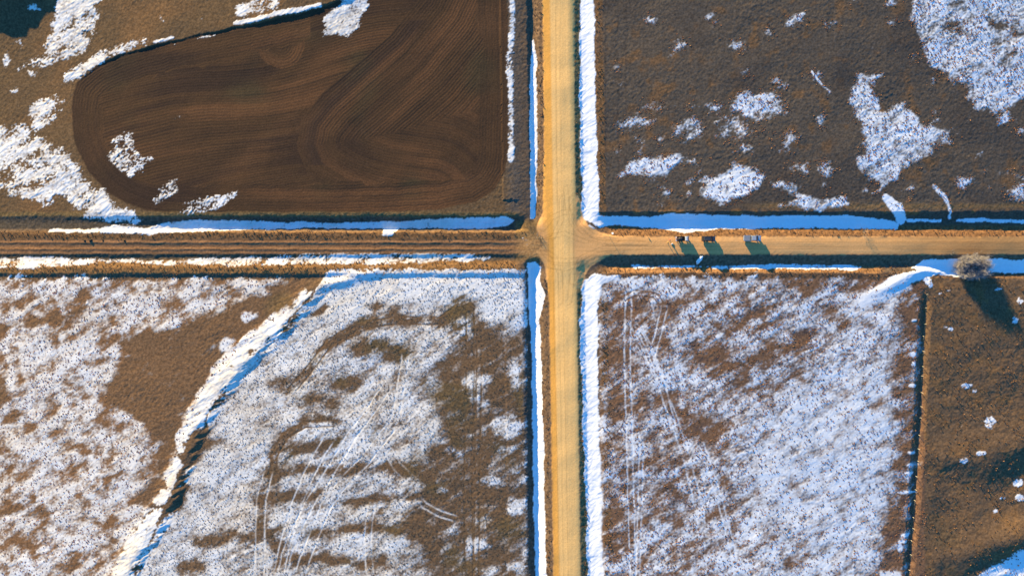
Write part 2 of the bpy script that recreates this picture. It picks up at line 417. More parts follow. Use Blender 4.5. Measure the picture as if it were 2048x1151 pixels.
# north-west
patch([(128, -30), (210, -30), (205, 0), (196, 42), (182, 76), (172, 102), (140, 117), (95, 127), (34, 140), (80, 106), (95, 76), (100, 42), (112, 18)], 0.86, 10, 0.85)
patch([(118, 168), (130, 150), (170, 124), (205, 99), (250, 86), (302, 78), (288, 92), (240, 110), (205, 124), (170, 150), (140, 163)], 0.82, 8, 0.9)
patch([(60, 208), (100, 182), (138, 200), (130, 222), (105, 248), (70, 268), (60, 240)], 0.62, 12, 1.0)
patch([(-40, 250), (40, 254), (60, 268), (100, 284), (130, 294), (148, 318), (160, 342), (180, 367), (210, 388), (240, 408), (268, 426), (290, 440), (240, 455), (200, 442), (165, 427), (125, 402), (116, 392), (100, 408),
       (60, 396), (20, 386), (-40, 378)], 0.86, 11, 0.8)
patch([(5, 352), (60, 350), (95, 362), (70, 375), (30, 378), (0, 370)], 0.35, 10, 0.7, 'set')
patch([(30, 322), (90, 335), (60, 345), (10, 348)], 0.4, 8, 0.7, 'set')
oval(25, 176, 10, 5, .9); oval(62, 147, 7, 5, .8); oval(10, 120, 10, 14, .8); oval(68, 15, 12, 6, .8); oval(40, 88, 5, 8, .7); oval(315, 40, 5, 4, .8); oval(408, 42, 4, 3, .7)
oval(35, 210, 8, 5, .5); oval(25, 205, 5, 4, .6)
patch([(210, 308), (234, 270), (262, 264), (276, 292), (302, 306), (312, 316), (285, 340), (268, 360), (250, 342), (226, 326)], 0.7, 9, 1.0)
patch([(308, 412), (312, 382), (335, 362), (356, 358), (350, 386), (330, 400)], 0.7, 9, 1.0)
patch([(362, 427), (374, 406), (405, 395), (440, 385), (482, 376), (478, 392), (450, 406), (420, 424), (390, 430)], 0.72, 9, 1.0)
oval(350, 238, 8, 3, .7, 4, .7, -.5); oval(358, 233, 4, 2, .8, 3)
patch([(650, 70), (648, 46), (664, 22), (690, -10), (748, -20), (736, 20), (716, 52), (696, 76), (676, 70)], 1.0, 7, 0.7)
strip([(470, 48), (520, 38), (560, 28), (600, 20), (640, 12)], [4, 5, 6, 5, 4], 1.1, 4, 0.5)
patch([(468, 14), (520, -10), (562, -10), (560, 14), (500, 34), (480, 44)], 0.8, 7, 0.7)
strip([(310, 84), (345, 76)], [3, 3], 1, 3); strip([(335, 92), (430, 70)], [2, 2], 0.4, 4, .7)
strip([(1023, -40), (1025, 60), (1019, 120), (1021, 180), (1023, 240), (1021, 320)], [7, 6, 9, 7, 6, 7], 0.75, 6, 0.75)

# ditches
strip([(1068, 78), (1067, 120), (1067, 220), (1067, 330), (1066, 432)], [2, 6, 8, 7, 6], 1.3, 3, 0.35)
strip([(1174, -400), (1174, 0), (1175, 200), (1178, 330), (1181, 425)], [15, 15, 17, 17, 18], 1.2, 4, 0.5, 'max', (JX, JY))
strip([(1180, 572), (1178, 700), (1182, 850), (1188, 1000), (1190, 1151), (1195, 1400)], [17, 18, 17, 16, 16, 16], 1.2, 5, 0.5, 'max', (JX, JY))
patch([(1168, 560), (1190, 545), (1215, 552), (1240, 548), (1230, 560), (1205, 570), (1200, 600), (1163, 600)], 1.15, 5, 0.4)
patch([(1055, 525), (1070, 524), (1082, 535), (1080, 560), (1090, 590), (1086, 610), (1080, 640), (1060, 640), (1056, 600)], 1.3, 4, 0.35)
strip([(1068, 630), (1073, 700), (1076, 850), (1078, 1000), (1082, 1160), (1086, 1400)], [10, 10, 11, 12, 11, 11], 1.3, 4, 0.3)
patch([(290, 455), (340, 441), (420, 438), (520, 441), (640, 443), (760, 443), (860, 437), (940, 434), (1012, 432), (1030, 440), (1018, 450), (980, 456), (940, 457), (860, 457), (800, 457), (782, 472), (764, 472), (764, 457),
       (640, 456), (520, 458), (400, 463), (300, 468), (200, 467), (95, 464), (100, 456), (180, 458), (230, 448)], 1.1, 4, 0.55)
patch([(-40, 514), (90, 512), (180, 518), (250, 516), (335, 520), (420, 514), (560, 511), (700, 507), (850, 506), (950, 507), (984, 514), (970, 522), (880, 526), (780, 529), (640, 528), (520, 531), (460, 534), (430, 528), (350, 533), (250, 524), (150, 532), (60, 538), (-40, 538)], 0.80, 5, 0.85)
strip([(560, 509), (700, 506), (900, 505)], [2, 2, 2], 0.6, 4, .8)
patch([(1158, 438), (1184, 427), (1212, 430), (1300, 432), (1340, 426), (1400, 427), (1500, 431), (1600, 430), (1700, 430), (1790, 439), (1803, 446), (1800, 456), (1790, 458), (1700, 457), (1600, 456), (1500, 457), (1440, 458),
       (1400, 462), (1370, 466), (1330, 458), (1260, 452), (1230, 451), (1200, 456), (1186, 446)], 1.25, 4, 0.38)
patch([(1812, 437), (1890, 438), (1888, 444), (1820, 444)], 1.0, 3, 0.5)
patch([(1915, 437), (1960, 435), (2100, 438), (2100, 447), (1960, 444), (1915, 444)], 1.0, 3, 0.5)
patch([(1262, 528), (1330, 529), (1420, 531), (1560, 527), (1640, 528), (1700, 529), (1730, 534), (1710, 541), (1640, 539), (1560, 538), (1450, 538), (1400, 535), (1270, 538)], 0.85, 3, 0.6)
patch([(1820, 535), (1850, 520), (1900, 516), (2100, 518), (2100, 545), (1985, 546), (1960, 555), (1930, 556), (1880, 550)], 1.2, 5, 0.4)
patch([(1042, 474), (1060, 482), (1075, 500), (1062, 500), (1046, 488)], 0.75, 3, 0.7)
patch([(1180, 448), (1194, 456), (1186, 458), (1176, 452)], 1.0, 2, 0.4)
oval(1225, 466, 3, 2, 1, 2)

nez = sstep(1210, 1240, PX) * (1 - sstep(408, 420, PY)) * (farm < 0)
bl = fbm(PX, PY, 75, 2, 42) + 0.5 * fbm(PX, PY, 22, 2, 43)
spk = nez * sstep(120, 230, PY + 0.1 * (PX - 1200)) * np.clip(bl - 0.25, 0, 1)
D = np.maximum(D, np.where(nez > 0.5, -0.6 + 1.5 * spk, -9))
A = np.where((spk > 0) & (D < 0.5), 0.75, A)
wsp = (1 - sstep(-10, 20, -PX)) * (PX < 1000) * (PY < 430) * (farm < 0)
D = np.maximum(D, np.where((wsp > 0.5) & (PX < 700), -0.5 + 0.8 * np.clip(bl - 0.3, 0, 1), -9))
# wheel tracks over the fields: (points, pair spacing, white or bare, depth)
TR = [([(668, 862), (640, 905), (612, 960), (592, 1010), (572, 1080), (553, 1160)], 20, 1), ([(690, 842), (716, 868), (726, 925)], 18, 1),
      ([(800, 832), (760, 880), (730, 920), (690, 960), (652, 1010), (632, 1060), (612, 1110), (596, 1160)], 20, 1),
      ([(782, 760), (742, 820), (702, 872), (662, 940), (622, 1000), (592, 1060), (572, 1110), (560, 1160)], 18, 1),
      ([(772, 890), (792, 930), (822, 957)], 18, 1), ([(940, 600), (940, 800), (936, 950), (938, 1160)], 16, -1), ([(960, 650), (955, 900), (952, 1160)], 10, -1),
      ([(540, 930), (522, 1000), (518, 1160)], 18, 1), ([(812, 700), (802, 770), (792, 830), (772, 880)], 14, 1),
      ([(574, 792), (618, 738), (660, 684), (718, 650), (800, 640), (880, 642), (930, 606)], 14, -1),
      ([(545, 965), (548, 912), (570, 870), (610, 848), (680, 845)], 12, -1), ([(920, 1040), (880, 1026), (850, 1010), (830, 990)], 12, 1),
      ([(740, 1160), (735, 1080), (742, 1000)], 14, 1),
      ([(1258, 560), (1254, 700), (1258, 850), (1262, 1000), (1266, 1160)], 12, 1), ([(1256, 630), (1285, 680), (1310, 740), (1345, 830), (1372, 910), (1392, 990), (1405, 1060)], 14, 1),
      ([(1330, 610), (1318, 660), (1300, 720)], 12, 1), ([(1270, 640), (1300, 700), (1330, 790), (1350, 870)], 12, 1), ([(1240, 600), (1270, 585), (1310, 590), (1330, 615)], 10, -1),
      ([(1283, 860), (1280, 1000), (1275, 1160)], 8, 1), ([(1400, 880), (1440, 1000), (1470, 1120)], 10, 1)]
TRK = np.zeros_like(PX); TRW = np.zeros_like(PX); TRB = np.zeros_like(PX)
SRC0 = (PX + 1.2 * w1, PY + 1.2 * w3)
for pts, gap, kind in TR:
    w_, d, sg, _ = line_d(pts, 30, SRC0)
    t = np.exp(-((np.abs(d * sg + 0) - gap / 2) / 1.5) ** 2)
    for e_ in (pts[0], pts[-1]):
        t = t * sstep(gap * 0.55, gap * 1.5, np.hypot(PX[w_] - e_[0], PY[w_] - e_[1]))
    gapn = np.clip(0.75 + 0.9 * fbm(PX[w_], PY[w_], 30, 2, 51), 0.1, 1)
    D[w_] += (0.45 if kind > 0 else -0.7) * t * gapn
    Z[w_] -= (0.06 if kind > 0 else 0.025) * t * gapn
    TRK[w_] = np.maximum(TRK[w_], t)
    q_ = TRW if kind > 0 else TRB
    q_[w_] = np.maximum(q_[w_], t * gapn)

# ragged noise that decides where the snow has melted through
ca, sa = math.cos(-0.55), math.sin(-0.55)          # wind lies from lower left to upper right
RX = PX * ca + PY * sa
RY = -PX * sa + PY * ca
RX = RX + 14 * fbm(PX, PY, 70, 2, 67); RY = RY + 6 * fbm(PX, PY, 45, 2, 68)
n_big = fbm(PX, PY, 46, 3, 61)
n_wind = fbm(RX / 2.6, RY, 8.5, 3, 62)
n_fine = fbm(PX, PY, 4.6, 2, 63)
n_wind = 0.75 * n_wind + 0.25 * fbm(RX / 2, RY, 24, 2, 64)
n_mid = fbm(PX, PY, 20, 2, 65)
midm = np.zeros_like(PX); w_, sd = poly_sd(MID, 10); midm[w_] = sstep(-4, 8, sd)
wfm = np.zeros_like(PX); w_, sd = poly_sd(WFIELD, 10); wfm[w_] = sstep(0, 10, sd)
n_str = fbm(RX / 4.5, RY, 17, 3, 66)
haze_ = sstep(1195, 1215, PX) * (1 - sstep(418, 428, PY))
weedy = np.maximum(np.maximum(midm, wfm), sstep(1196, 1204, PX) * sstep(548, 560, PY) * (PX < 1850))
N = (1 - 0.35 * midm + 0.35 * wfm) * (0.8 * n_big + 0.4 * n_mid) + 0.35 * n_wind + (0.45 + 0.4 * weedy + 0.3 * haze_ + 0.35 * (1 - weedy) * (PX < 1000)) * n_str + (0.85 - 0.48 * weedy - 0.3 * haze_) * n_fine
SNOW = sstep(0.30 - 0.34 * weedy - 0.24 * haze_, 0.66 + 0.36 * weedy + 0.26 * haze_, D + 0.06 * weedy + A * N * 1.05) * (1 - 0.06 * weedy)
thin = sstep(0.45, 0.75, A)                         # where weeds and clods show through a thin cover
SNOW = np.maximum(SNOW, 0.84 * TRW)
SNOW = SNOW * (1 - 0.8 * TRB)
SNOW = SNOW * (1 - thin * (1 - TRW) * np.clip(0.20 - 0.5 * n_fine - 0.4 * n_mid - 0.3 * n_big, 0, 0.6))

# ------------------------------------------------------------------ fine relief
plo = np.zeros_like(PX)
w_, sdp = poly_sd(PLOUGH, 30)
plo[w_] = sstep(-2, 2, sdp)
# furrow lines: follow the headland, an S-shaped set in the middle, straight passes in the west lobe, one spiral
SC = [(900, -700), (892, -40), (868, 10), (800, 92), (722, 160), (664, 210), (632, 250), (624, 290), (640, 330), (690, 362), (760, 385), (860, 398)]
wS, dS, sS, _ = line_d(SC, 420, (PX + 1.2 * w1, PY + 1.2 * w3))
phiS = np.zeros_like(PX); phiS[wS] = dS * sS + 500
phi = PY + 0.17 * PX + 22 * perlin(PX / 300, PY / 240, 71) + 0.8 * w1
edge = np.full_like(PX, -50); edge[w_] = sdp
right = np.zeros_like(PX); right[wS] = (dS * sS < 30)
phi = np.where((right > 0) & (PX > 560) & (PY < 400), phiS, phi)
mix = np.hypot(PX - 562, PY - 90) + 2 * w1
phi = np.where(mix < 46, mix * 1.0, phi)
phi = np.where((edge < 58 + 14 * w1) & (edge > -10) & (PX < 1013) & ((PX < 330) | (PY > 360) | (PX > 930) | (PX < 620)), edge * 1.0, phi)
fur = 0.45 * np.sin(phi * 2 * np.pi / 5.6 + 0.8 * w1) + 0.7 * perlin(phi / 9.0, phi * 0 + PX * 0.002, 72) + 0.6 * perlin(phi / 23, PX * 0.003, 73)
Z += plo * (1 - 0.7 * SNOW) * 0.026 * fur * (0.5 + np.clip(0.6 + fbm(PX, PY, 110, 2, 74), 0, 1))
# old stubble rows of the snowy fields (horizontal grain of the grass)
grassy = (1 - plo)
g1 = fbm(PX, PY, 6.0, 2, 81)
g2 = fbm(PX, PY, 15, 3, 82)
roadN = (U > -33.5 + 1.5 * (1 - south)) & (U < 25)
inE = (np.abs(PY - 490.5 + 1.5 * w1) < 17.5 + 2 * w3) & (PX > 1150)
FE = [(1140, 390), (1157, 392), (1163, 420), (1168, 436), (1178, 450), (1200, 464), (1228, 471), (1275, 473), (1275, 509), (1232, 509), (1212, 514), (1196, 523), (1180, 536), (1170, 550), (1163, 576), (1140, 580)]
FW = [(1120, 396), (1088, 396), (1085, 427), (1072, 455), (1076, 470), (1083, 478), (1085, 490), (1070, 503), (1079, 513), (1089, 530), (1094, 565), (1120, 565)]
flE = np.full_like(PX, -99); w_, sd = poly_sd(FE, 20); flE[w_] = sd
flW = np.full_like(PX, -99); w_, sd = poly_sd(FW, 20); flW[w_] = sd
LE = np.interp(PY, [-200, 0, 288, 430, 600, 1151, 1400], [1085, 1085, 1088, 1085, 1098, 1107, 1110])
RE = np.interp(PY, [-200, 0, 288, 430, 600, 1151, 1400], [1150, 1149, 1149, 1152, 1154, 1161, 1164])
gN = np.minimum(PX - LE + 1.6 * w2, RE - PX + 1.6 * w4)
gE = np.where(PX > 1200, np.minimum(PY - 473 + 1.6 * w2 - 1.0 * w1, 508.5 - PY + 2.0 * w4 + 1.5 * w3), -99)
GRAV = sstep(-1.6, 1.6, np.maximum(np.maximum(gN, flE), np.maximum(flW, gE)))
gW = np.minimum(PY - 479 + 2 * w2, 507 - PY + 2 * w4)
MUD = sstep(-3, 3, np.where(PX < 1085, gW, -99)) * (1 - GRAV)
SNOW *= (1 - GRAV)
SNOW *= 1 - MUD * (1 - 0.5 * sstep(0.2, 0.9, perlin(PX / 40, PY / 2.2, 91)) * sstep(840, 1000, PX))
soft = np.clip(1 - GRAV - 0.7 * MUD, 0, 1)
Z += soft * (1 - SNOW) * (1 - plo) * (0.05 * g1 + 0.05 * g2) * np.clip(0.75 + 0.8 * fbm(PX, PY, 120, 2, 83), 0.25, 1.5)
rip = fbm(RX / 2.4, RY, 14, 3, 101) * np.clip(0.8 + 0.7 * fbm(PX, PY, 50, 2, 107), 0.2, 1.4)
rip2 = fbm(RX / 2.0, RY, 5.5, 2, 102)
crisp = (1 - 0.45 * weedy * (1 - sstep(0.8, 0.98, D))) * (1 + 0.5 * (1 - sstep(300, 700, PX)) * (PY < 480))
Z += SNOW * (0.05 + crisp * (0.085 * rip + 0.042 * (1 - 0.55 * weedy - 0.35 * haze_) * rip2))
Z += MUD * 0.02 * fbm(PX / 6, PY, 4, 2, 103)
Z += GRAV * (0.010 * fbm(PX, PY / 10, 6, 2, 104) * (PX < 1170) + 0.010 * fbm(PX / 10, PY, 6, 2, 105) * (PX >= 1170) + 0.008 * fbm(PX, PY, 5, 2, 106))

# ------------------------------------------------------------------ colour of the ground (with warm light painted into the western snow)
C = np.zeros(PX.shape + (3,), np.float32)
def put(mask, c):
    C[...] = C * (1 - mask[..., None]) + np.asarray(c, np.float32) * mask[..., None]
cn = fbm(PX, PY, 130, 3, 111)
cf = fbm(PX, PY, 7, 3, 112)
cm = fbm(PX, PY, 34, 3, 113)
put(np.ones_like(PX), (0.115, 0.078, 0.052))
NE = sstep(1190, 1215, QX) * (1 - sstep(420, 432, QY))
put(NE, (0.100, 0.075, 0.053))
put(NE * sstep(0.1, 0.6, cm + 0.5 * cn), (0.15, 0.085, 0.042))
put(NE * sstep(0.0, 0.5, fbm(PX, PY, 210, 3, 132)) * 0.75, (0.070, 0.055, 0.043))
put(NE * np.exp(-(((PX - 1690) / 34) ** 2 + ((PY - 150) / 34) ** 2)) * 0.6, (0.050, 0.042, 0.036))
for x_ in (1211, 1236, 1252):
    put(NE * np.exp(-((PX - x_ + 1.5 * w1) / 1.6) ** 2) * (0.45 + 0.4 * cm), (0.058, 0.045, 0.036))
put(NE * np.exp(-((PY - 412 + 3 * w3) / 6) ** 2) * sstep(1450, 1560, PX) * 0.7, (0.24, 0.135, 0.05))
NWp = (1 - sstep(1030, 1060, QX)) * (1 - sstep(424, 436, QY))
put(NWp, (0.125, 0.076, 0.038))
put(NWp * sstep(-0.1, 0.5, cn), (0.165, 0.09, 0.040))
put(NWp * sstep(1000, 1030, QX), (0.105, 0.080, 0.060))
SWm = (1 - sstep(1052, 1060, QX)) * sstep(548, 556, QY)
put(SWm, (0.145, 0.086, 0.046))
put(SWm * sstep(0.0, 0.6, cm), (0.118, 0.074, 0.042))
put(SWm * wfm * (0.4 + 0.6 * sstep(-0.1, 0.3, D)), (0.20, 0.105, 0.050))
olive = sstep(0.05, 0.5, fbm(PX, PY, 90, 2, 114)) * SWm * sstep(480, 560, PX)
put(olive * 0.35, (0.12, 0.088, 0.03))
SEm = sstep(1195, 1205, QX) * sstep(548, 556, QY)
put(SEm, (0.185, 0.098, 0.052))
put(SEm * sstep(0.0, 0.5, cm), (0.115, 0.070, 0.050))
PAS = sstep(1846, 1852, QX) * sstep(548, 560, QY)
put(PAS, (0.145, 0.088, 0.048))
put(PAS * sstep(-0.1, 0.6, cm + 0.4 * cf), (0.185, 0.10, 0.043))
put(PAS * sstep(0.2, 0.7, cn), (0.125, 0.08, 0.042))
put(plo, (0.066, 0.036, 0.019))
pl2 = fbm(RX / 2.5, RY, 90, 3, 115)
put(plo * sstep(0.0, 0.7, pl2), (0.09, 0.046, 0.023))
put(plo * sstep(0.15, 0.7, fbm(PX, PY, 150, 2, 116)), (0.058, 0.040, 0.021))
fs2 = 1.0 * perlin(phi / 70, PX * 0.004, 117) + 0.55 * perlin(phi / 26, PX * 0.004, 119) + 0.35 * perlin(phi / 11, PX * 0.005, 118)
bandS = np.zeros_like(PX); bandS[wS] = np.exp(-((dS * sS - 4) / 16) ** 2) * (PY[wS] < 330) * (PY[wS] > 40)
put(plo * sstep(0.0, 0.8, fs2) * 0.8, (0.034, 0.021, 0.016))
put(plo * bandS * 0.6, (0.032, 0.021, 0.018))
put(plo * sstep(0.1, 0.8, -fs2) * 0.6, (0.13, 0.060, 0.027))
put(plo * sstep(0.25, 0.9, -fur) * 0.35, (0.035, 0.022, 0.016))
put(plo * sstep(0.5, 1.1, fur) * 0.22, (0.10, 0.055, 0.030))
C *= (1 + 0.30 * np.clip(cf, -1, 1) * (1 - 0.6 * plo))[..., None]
# dry grass on verges and banks
def band(v, a, b, f=3):
    return sstep(a - f, a + f, v) * (1 - sstep(b - f, b + f, v))
Ez = sstep(1190, 1225, QX); Wz = 1 - sstep(1020, 1055, QX)
gr = (0.9 + 0.45 * np.clip(g1, -1, 1))[..., None]
rust = np.array((0.21, 0.105, 0.045)) * gr
tan = np.array((0.32, 0.158, 0.062)) * gr
def puta(mask, arr):
    C[...] = C * (1 - mask[..., None]) + arr * mask[..., None]
puta(Ez * band(V, -40, -17), rust)
puta(Ez * band(V, 17, 40), np.array((0.17, 0.11, 0.065)) * gr)
puta(Ez * band(V, 42, 56) * (1 - sstep(1755, 1775, QX)), tan)
puta(Ez * band(V, 57, 66), np.array((0.15, 0.085, 0.045)) * gr)
puta(Ez * band(V, -72, -62) * sstep(0, .4, cm), tan * 0.8)
puta(Wz * band(V, -66, -56), np.array((0.2, 0.125, 0.05)) * gr)
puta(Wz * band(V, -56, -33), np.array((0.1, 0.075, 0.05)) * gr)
puta(Wz * band(V, -28, -10), np.array((0.185, 0.098, 0.043)) * gr)
puta(Wz * band(V, 15, 30), np.array((0.12, 0.085, 0.05)) * gr)
puta(Wz * band(V, 30, 58), np.array((0.265, 0.136, 0.050)) * gr)
nsz = np.maximum(1 - sstep(428, 450, QY), sstep(520, 545, QY))
puta(nsz * band(U, -56, -30, 2), np.array((0.19, 0.115, 0.062)) * gr)
puta(nsz * band(U, 24, 40, 2), np.array((0.17, 0.135, 0.062)) * gr)
puta(nsz * band(U, 70, 86, 2) * (0.5 + 0.5 * (cm > 0)), np.array((0.2, 0.105, 0.045)) * gr)
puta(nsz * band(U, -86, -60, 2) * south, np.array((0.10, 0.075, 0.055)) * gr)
junc = band(PX, 1030, 1085, 6) * band(PY, 440, 520, 6)
puta(junc, np.array((0.17, 0.105, 0.045)) * gr)

# muddy road
md = fbm(PX / 9, PY, 5, 3, 121)
puta(MUD, np.array((0.20, 0.104, 0.050)) * (1 + 0.45 * md)[..., None])
# gravel
st = perlin(PX / 1.8, PY / 220, 122) * 0.5 + perlin(PX / 4.5, PY / 300, 123) * 0.5
stE = perlin(PX / 160, PY / 2.0, 124) * 0.5 + perlin(PX / 220, PY / 5, 125) * 0.6
grain = fbm(PX, PY, 3.2, 2, 126)
light = sstep(-22, -17, PX - rc) * (1 - sstep(15, 26, PX - rc))
nsr = sstep(-2, 2, gN)
base_o = np.array((0.74, 0.355, 0.075), np.float32)
base_l = np.array((0.84, 0.49, 0.17), np.float32)
base_e = np.array((0.70, 0.36, 0.13), np.float32)
gcol = np.where((nsr * light)[..., None] > 0.5, 0, 0) + base_e
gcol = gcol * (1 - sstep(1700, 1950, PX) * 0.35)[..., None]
gcol = gcol * (1 + 0.16 * stE * (1 - nsr))[..., None]
lf = (PX - rc < 0)
mixns = (nsr * (1 - np.exp(-((PY - 488) / 55) ** 2) * sstep(14, 0, gN)))[..., None]
nscol = base_o * (1 - light)[..., None] * lf[..., None] + np.array((0.46, 0.33, 0.13), np.float32) * ((1 - light) * (~lf))[..., None] + base_l * light[..., None]
gcol = gcol * (1 - mixns) + nscol * mixns
gcol = gcol * (1 + 0.11 * st * nsr)[..., None]
gcol = gcol * (1 + 0.09 * grain + 0.05 * fbm(PX, PY, 40, 2, 127))[..., None]
# wheel lines turning at the crossroads
for pts in ([(1085, 452), (1100, 432), (1125, 420), (1150, 420)], [(1145, 425), (1158, 450), (1180, 470), (1220, 480), (1300, 484)], [(1148, 415), (1163, 447), (1190, 468), (1230, 476)],
            [(1090, 500), (1104, 515), (1130, 517), (1155, 515)], [(1106, 480), (1107, 560), (1109, 700), (1114, 900), (1119, 1160)], [(1100, 527), (1130, 532), (1160, 525), (1190, 505), (1240, 500)],
            [(1150, 560), (1165, 530), (1190, 512), (1230, 503)], [(1147, 400), (1148, 560)], [(1128, 400), (1127, 440), (1110, 478), (1080, 490)], [(1118, 600), (1116, 550), (1104, 515), (1075, 500)], [(1135, 600), (1140, 548), (1160, 512), (1205, 492), (1300, 489)],
            [(1136, 380), (1142, 430), (1160, 465), (1200, 480), (1290, 481)], [(1092, 470), (1130, 462), (1170, 478)], [(1200, 497), (1400, 499), (1700, 497), (2060, 500)], [(1220, 482), (1500, 485), (1800, 483), (2060, 485)], [(1120, -40), (1121, 200), (1124, 400), (1126, 600), (1132, 900), (1137, 1190)]):
    for off in (0, 9):
        w_, d, sg, _ = line_d(pts, 20, (PX + 0.6 * w1, PY + 0.6 * w3))
        t = np.exp(-((d * sg - off) / 1.0) ** 2) * (0.5 + 0.5 * np.clip(1 + w1[w_], 0, 1.4))
        gcol[w_] *= (1 - 0.20 * t)[..., None]
mfl = np.exp(-((PX - 1062) / 26) ** 2) * np.exp(-((PY - 492) / 24) ** 2)
puta(np.clip(mfl * 1.1, 0, .85) * (1 - GRAV), np.array((0.40, 0.215, 0.08)) * (1 + 0.35 * md)[..., None])
gcol = gcol * (1 - 0.3 * np.exp(-((PX - 1080) / 22) ** 2) * np.exp(-((PY - 492) / 30) ** 2) * (1 + md))[..., None]
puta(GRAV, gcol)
# snow: clean white, cream painted in for the warmer light on the left
dirt = np.clip(0.6 + 0.6 * fbm(RX / 2, RY, 60, 3, 131), 0, 1) * ((1 - sstep(900, 1150, PX)) * 0.55 + 0.08)  # amount of painted sunlight cream, strongest in the west; not soil
sc_ = np.array((0.80, 0.81, 0.82), np.float32) * (1 - dirt[..., None]) + np.array((0.74, 0.62, 0.46), np.float32) * dirt[..., None]
puta(SNOW, sc_)
C = np.clip(C, 0.004, 0.92)

Zf = (Z + mz[None, :]).astype(np.float64)
XYZ = np.stack([X, Y, Zf], -1).astype(np.float32)
# vertex normals of the whole sheet, so the pieces meet without a seam
gy, gx = np.gradient(Zf, ys, xs)
NRM = np.stack([-gx, -gy, np.ones_like(gx)], -1)
NRM /= np.linalg.norm(NRM, axis=-1, keepdims=True)

def ground_z(x, y):
    i = int(np.clip(np.searchsorted(xs, x), 1, nx - 1)); j = int(np.clip(np.searchsorted(ys, y), 1, ny - 1))
    tx = (x - xs[i - 1]) / (xs[i] - xs[i - 1]); ty = (y - ys[j - 1]) / (ys[j] - ys[j - 1])
    a = Zf[j - 1, i - 1] * (1 - tx) + Zf[j - 1, i] * tx
    b = Zf[j, i - 1] * (1 - tx) + Zf[j, i] * tx
    return a * (1 - ty) + b * ty
def at(px, py):
    x, y = plan(px, py)
    return Vector((x, y, ground_z(x, y)))

# ------------------------------------------------------------------ materials
def new_mat(name):
    m = bpy.data.materials.new(name)
    m.use_nodes = True
    n = m.node_tree.nodes
    return m, m.node_tree, n['Principled BSDF']
def ground_mat(name, rough, grain_scale, grain_amt, bump_scale, bump_d):
    m, t, p = new_mat(name)
    at_ = t.nodes.new('ShaderNodeAttribute'); at_.attribute_name = 'albedo'
    tc = t.nodes.new('ShaderNodeTexCoord')
    nz = t.nodes.new('ShaderNodeTexNoise'); nz.inputs['Scale'].default_value = grain_scale; nz.inputs['Detail'].default_value = 3
    t.links.new(tc.outputs['Object'], nz.inputs['Vector'])
    mr = t.nodes.new('ShaderNodeMapRange')
    mr.inputs['From Min'].default_value = 0.3; mr.inputs['From Max'].default_value = 0.7
    mr.inputs['To Min'].default_value = 1 - grain_amt; mr.inputs['To Max'].default_value = 1 + grain_amt
    t.links.new(nz.outputs['Fac'], mr.inputs['Value'])
    mx = t.nodes.new('ShaderNodeMix'); mx.data_type = 'RGBA'; mx.blend_type = 'MULTIPLY'
    mx.inputs['Factor'].default_value = 1
    t.links.new(at_.outputs['Color'], mx.inputs['A'])
    t.links.new(mr.outputs['Result'], mx.inputs['B'])
    t.links.new(mx.outputs['Result'], p.inputs['Base Color'])
    n2 = t.nodes.new('ShaderNodeTexNoise'); n2.inputs['Scale'].default_value = bump_scale; n2.inputs['Detail'].default_value = 4
    t.links.new(tc.outputs['Object'], n2.inputs['Vector'])
    b = t.nodes.new('ShaderNodeBump'); b.inputs['Strength'].default_value = 0.6; b.inputs['Distance'].default_value = bump_d
    t.links.new(n2.outputs['Fac'], b.inputs['Height'])
    t.links.new(b.outputs['Normal'], p.inputs['Normal'])
    p.inputs['Roughness'].default_value = rough
    p.inputs['Specular IOR Level'].default_value = 0.1
    return m
M_GRASS = ground_mat('dead_grass_and_soil', 0.95, 1.6, 0.30, 1.2, 0.10)
M_PLOUGH = ground_mat('ploughed_soil', 0.95, 2.2, 0.22, 1.8, 0.06)
M_GRAVEL = ground_mat('packed_gravel', 0.9, 3.0, 0.12, 2.5, 0.02)
M_SNOW = ground_mat('wind_packed_snow', 0.8, 1.0, 0.03, 0.9, 0.06)

# ------------------------------------------------------------------ cut the sheet into the pieces of the setting
qc = lambda a: 0.25 * (a[:-1, :-1] + a[1:, :-1] + a[:-1, 1:] + a[1:, 1:])
fpx, fpy = qc(PX), qc(PY)
fg, fm, fp = qc(GRAV), qc(MUD), qc(plo)
def blur(a, r):
    k = np.ones(2 * r + 1) / (2 * r + 1)
    a = np.apply_along_axis(lambda m: np.convolve(m, k, 'same'), 0, a)
    return np.apply_along_axis(lambda m: np.convolve(m, k, 'same'), 1, a)
fs = blur(qc(SNOW).astype(np.float32), 2)
fq = qc(QX); fqy = qc(QY)
cls = np.full(fpx.shape, 'field_south_west', dtype='U24')
cls[(fq < 1060) & (fqy < 490)] = 'pasture_north_west'
cls[(fq >= 1130) & (fqy < 490)] = 'field_north_east'
cls[(fq >= 1130) & (fqy >= 490)] = 'field_south_east'
fu, fv = qc(U), qc(V)
cls[(fq > 1848) & (fqy > 552)] = 'pasture_south_east'
cls[fp > 0.5] = 'ploughed_field'
cls[(fu > -84) & (fu < -26)] = 'verge_west'
cls[(fu >= 20) & (fu < 74)] = 'verge_east'
cls[(np.abs(fv) < 64) & (fq > 1175)] = 'verge_east_road'
cls[(np.abs(fv) < 64) & (fq < 1052)] = 'verge_west_road'
cls[fs > 0.5] = 'snow'
cls[fm > 0.5] = 'dirt_road_west'
cls[fg > 0.5] = 'gravel_road'
cls[(fg > 0.5) & (fpx > 1205)] = 'dirt_road_east'
idx = np.arange(nx * ny).reshape(ny, nx)
FA = np.stack([idx[:-1, :-1], idx[:-1, 1:], idx[1:, 1:], idx[1:, :-1]], -1)
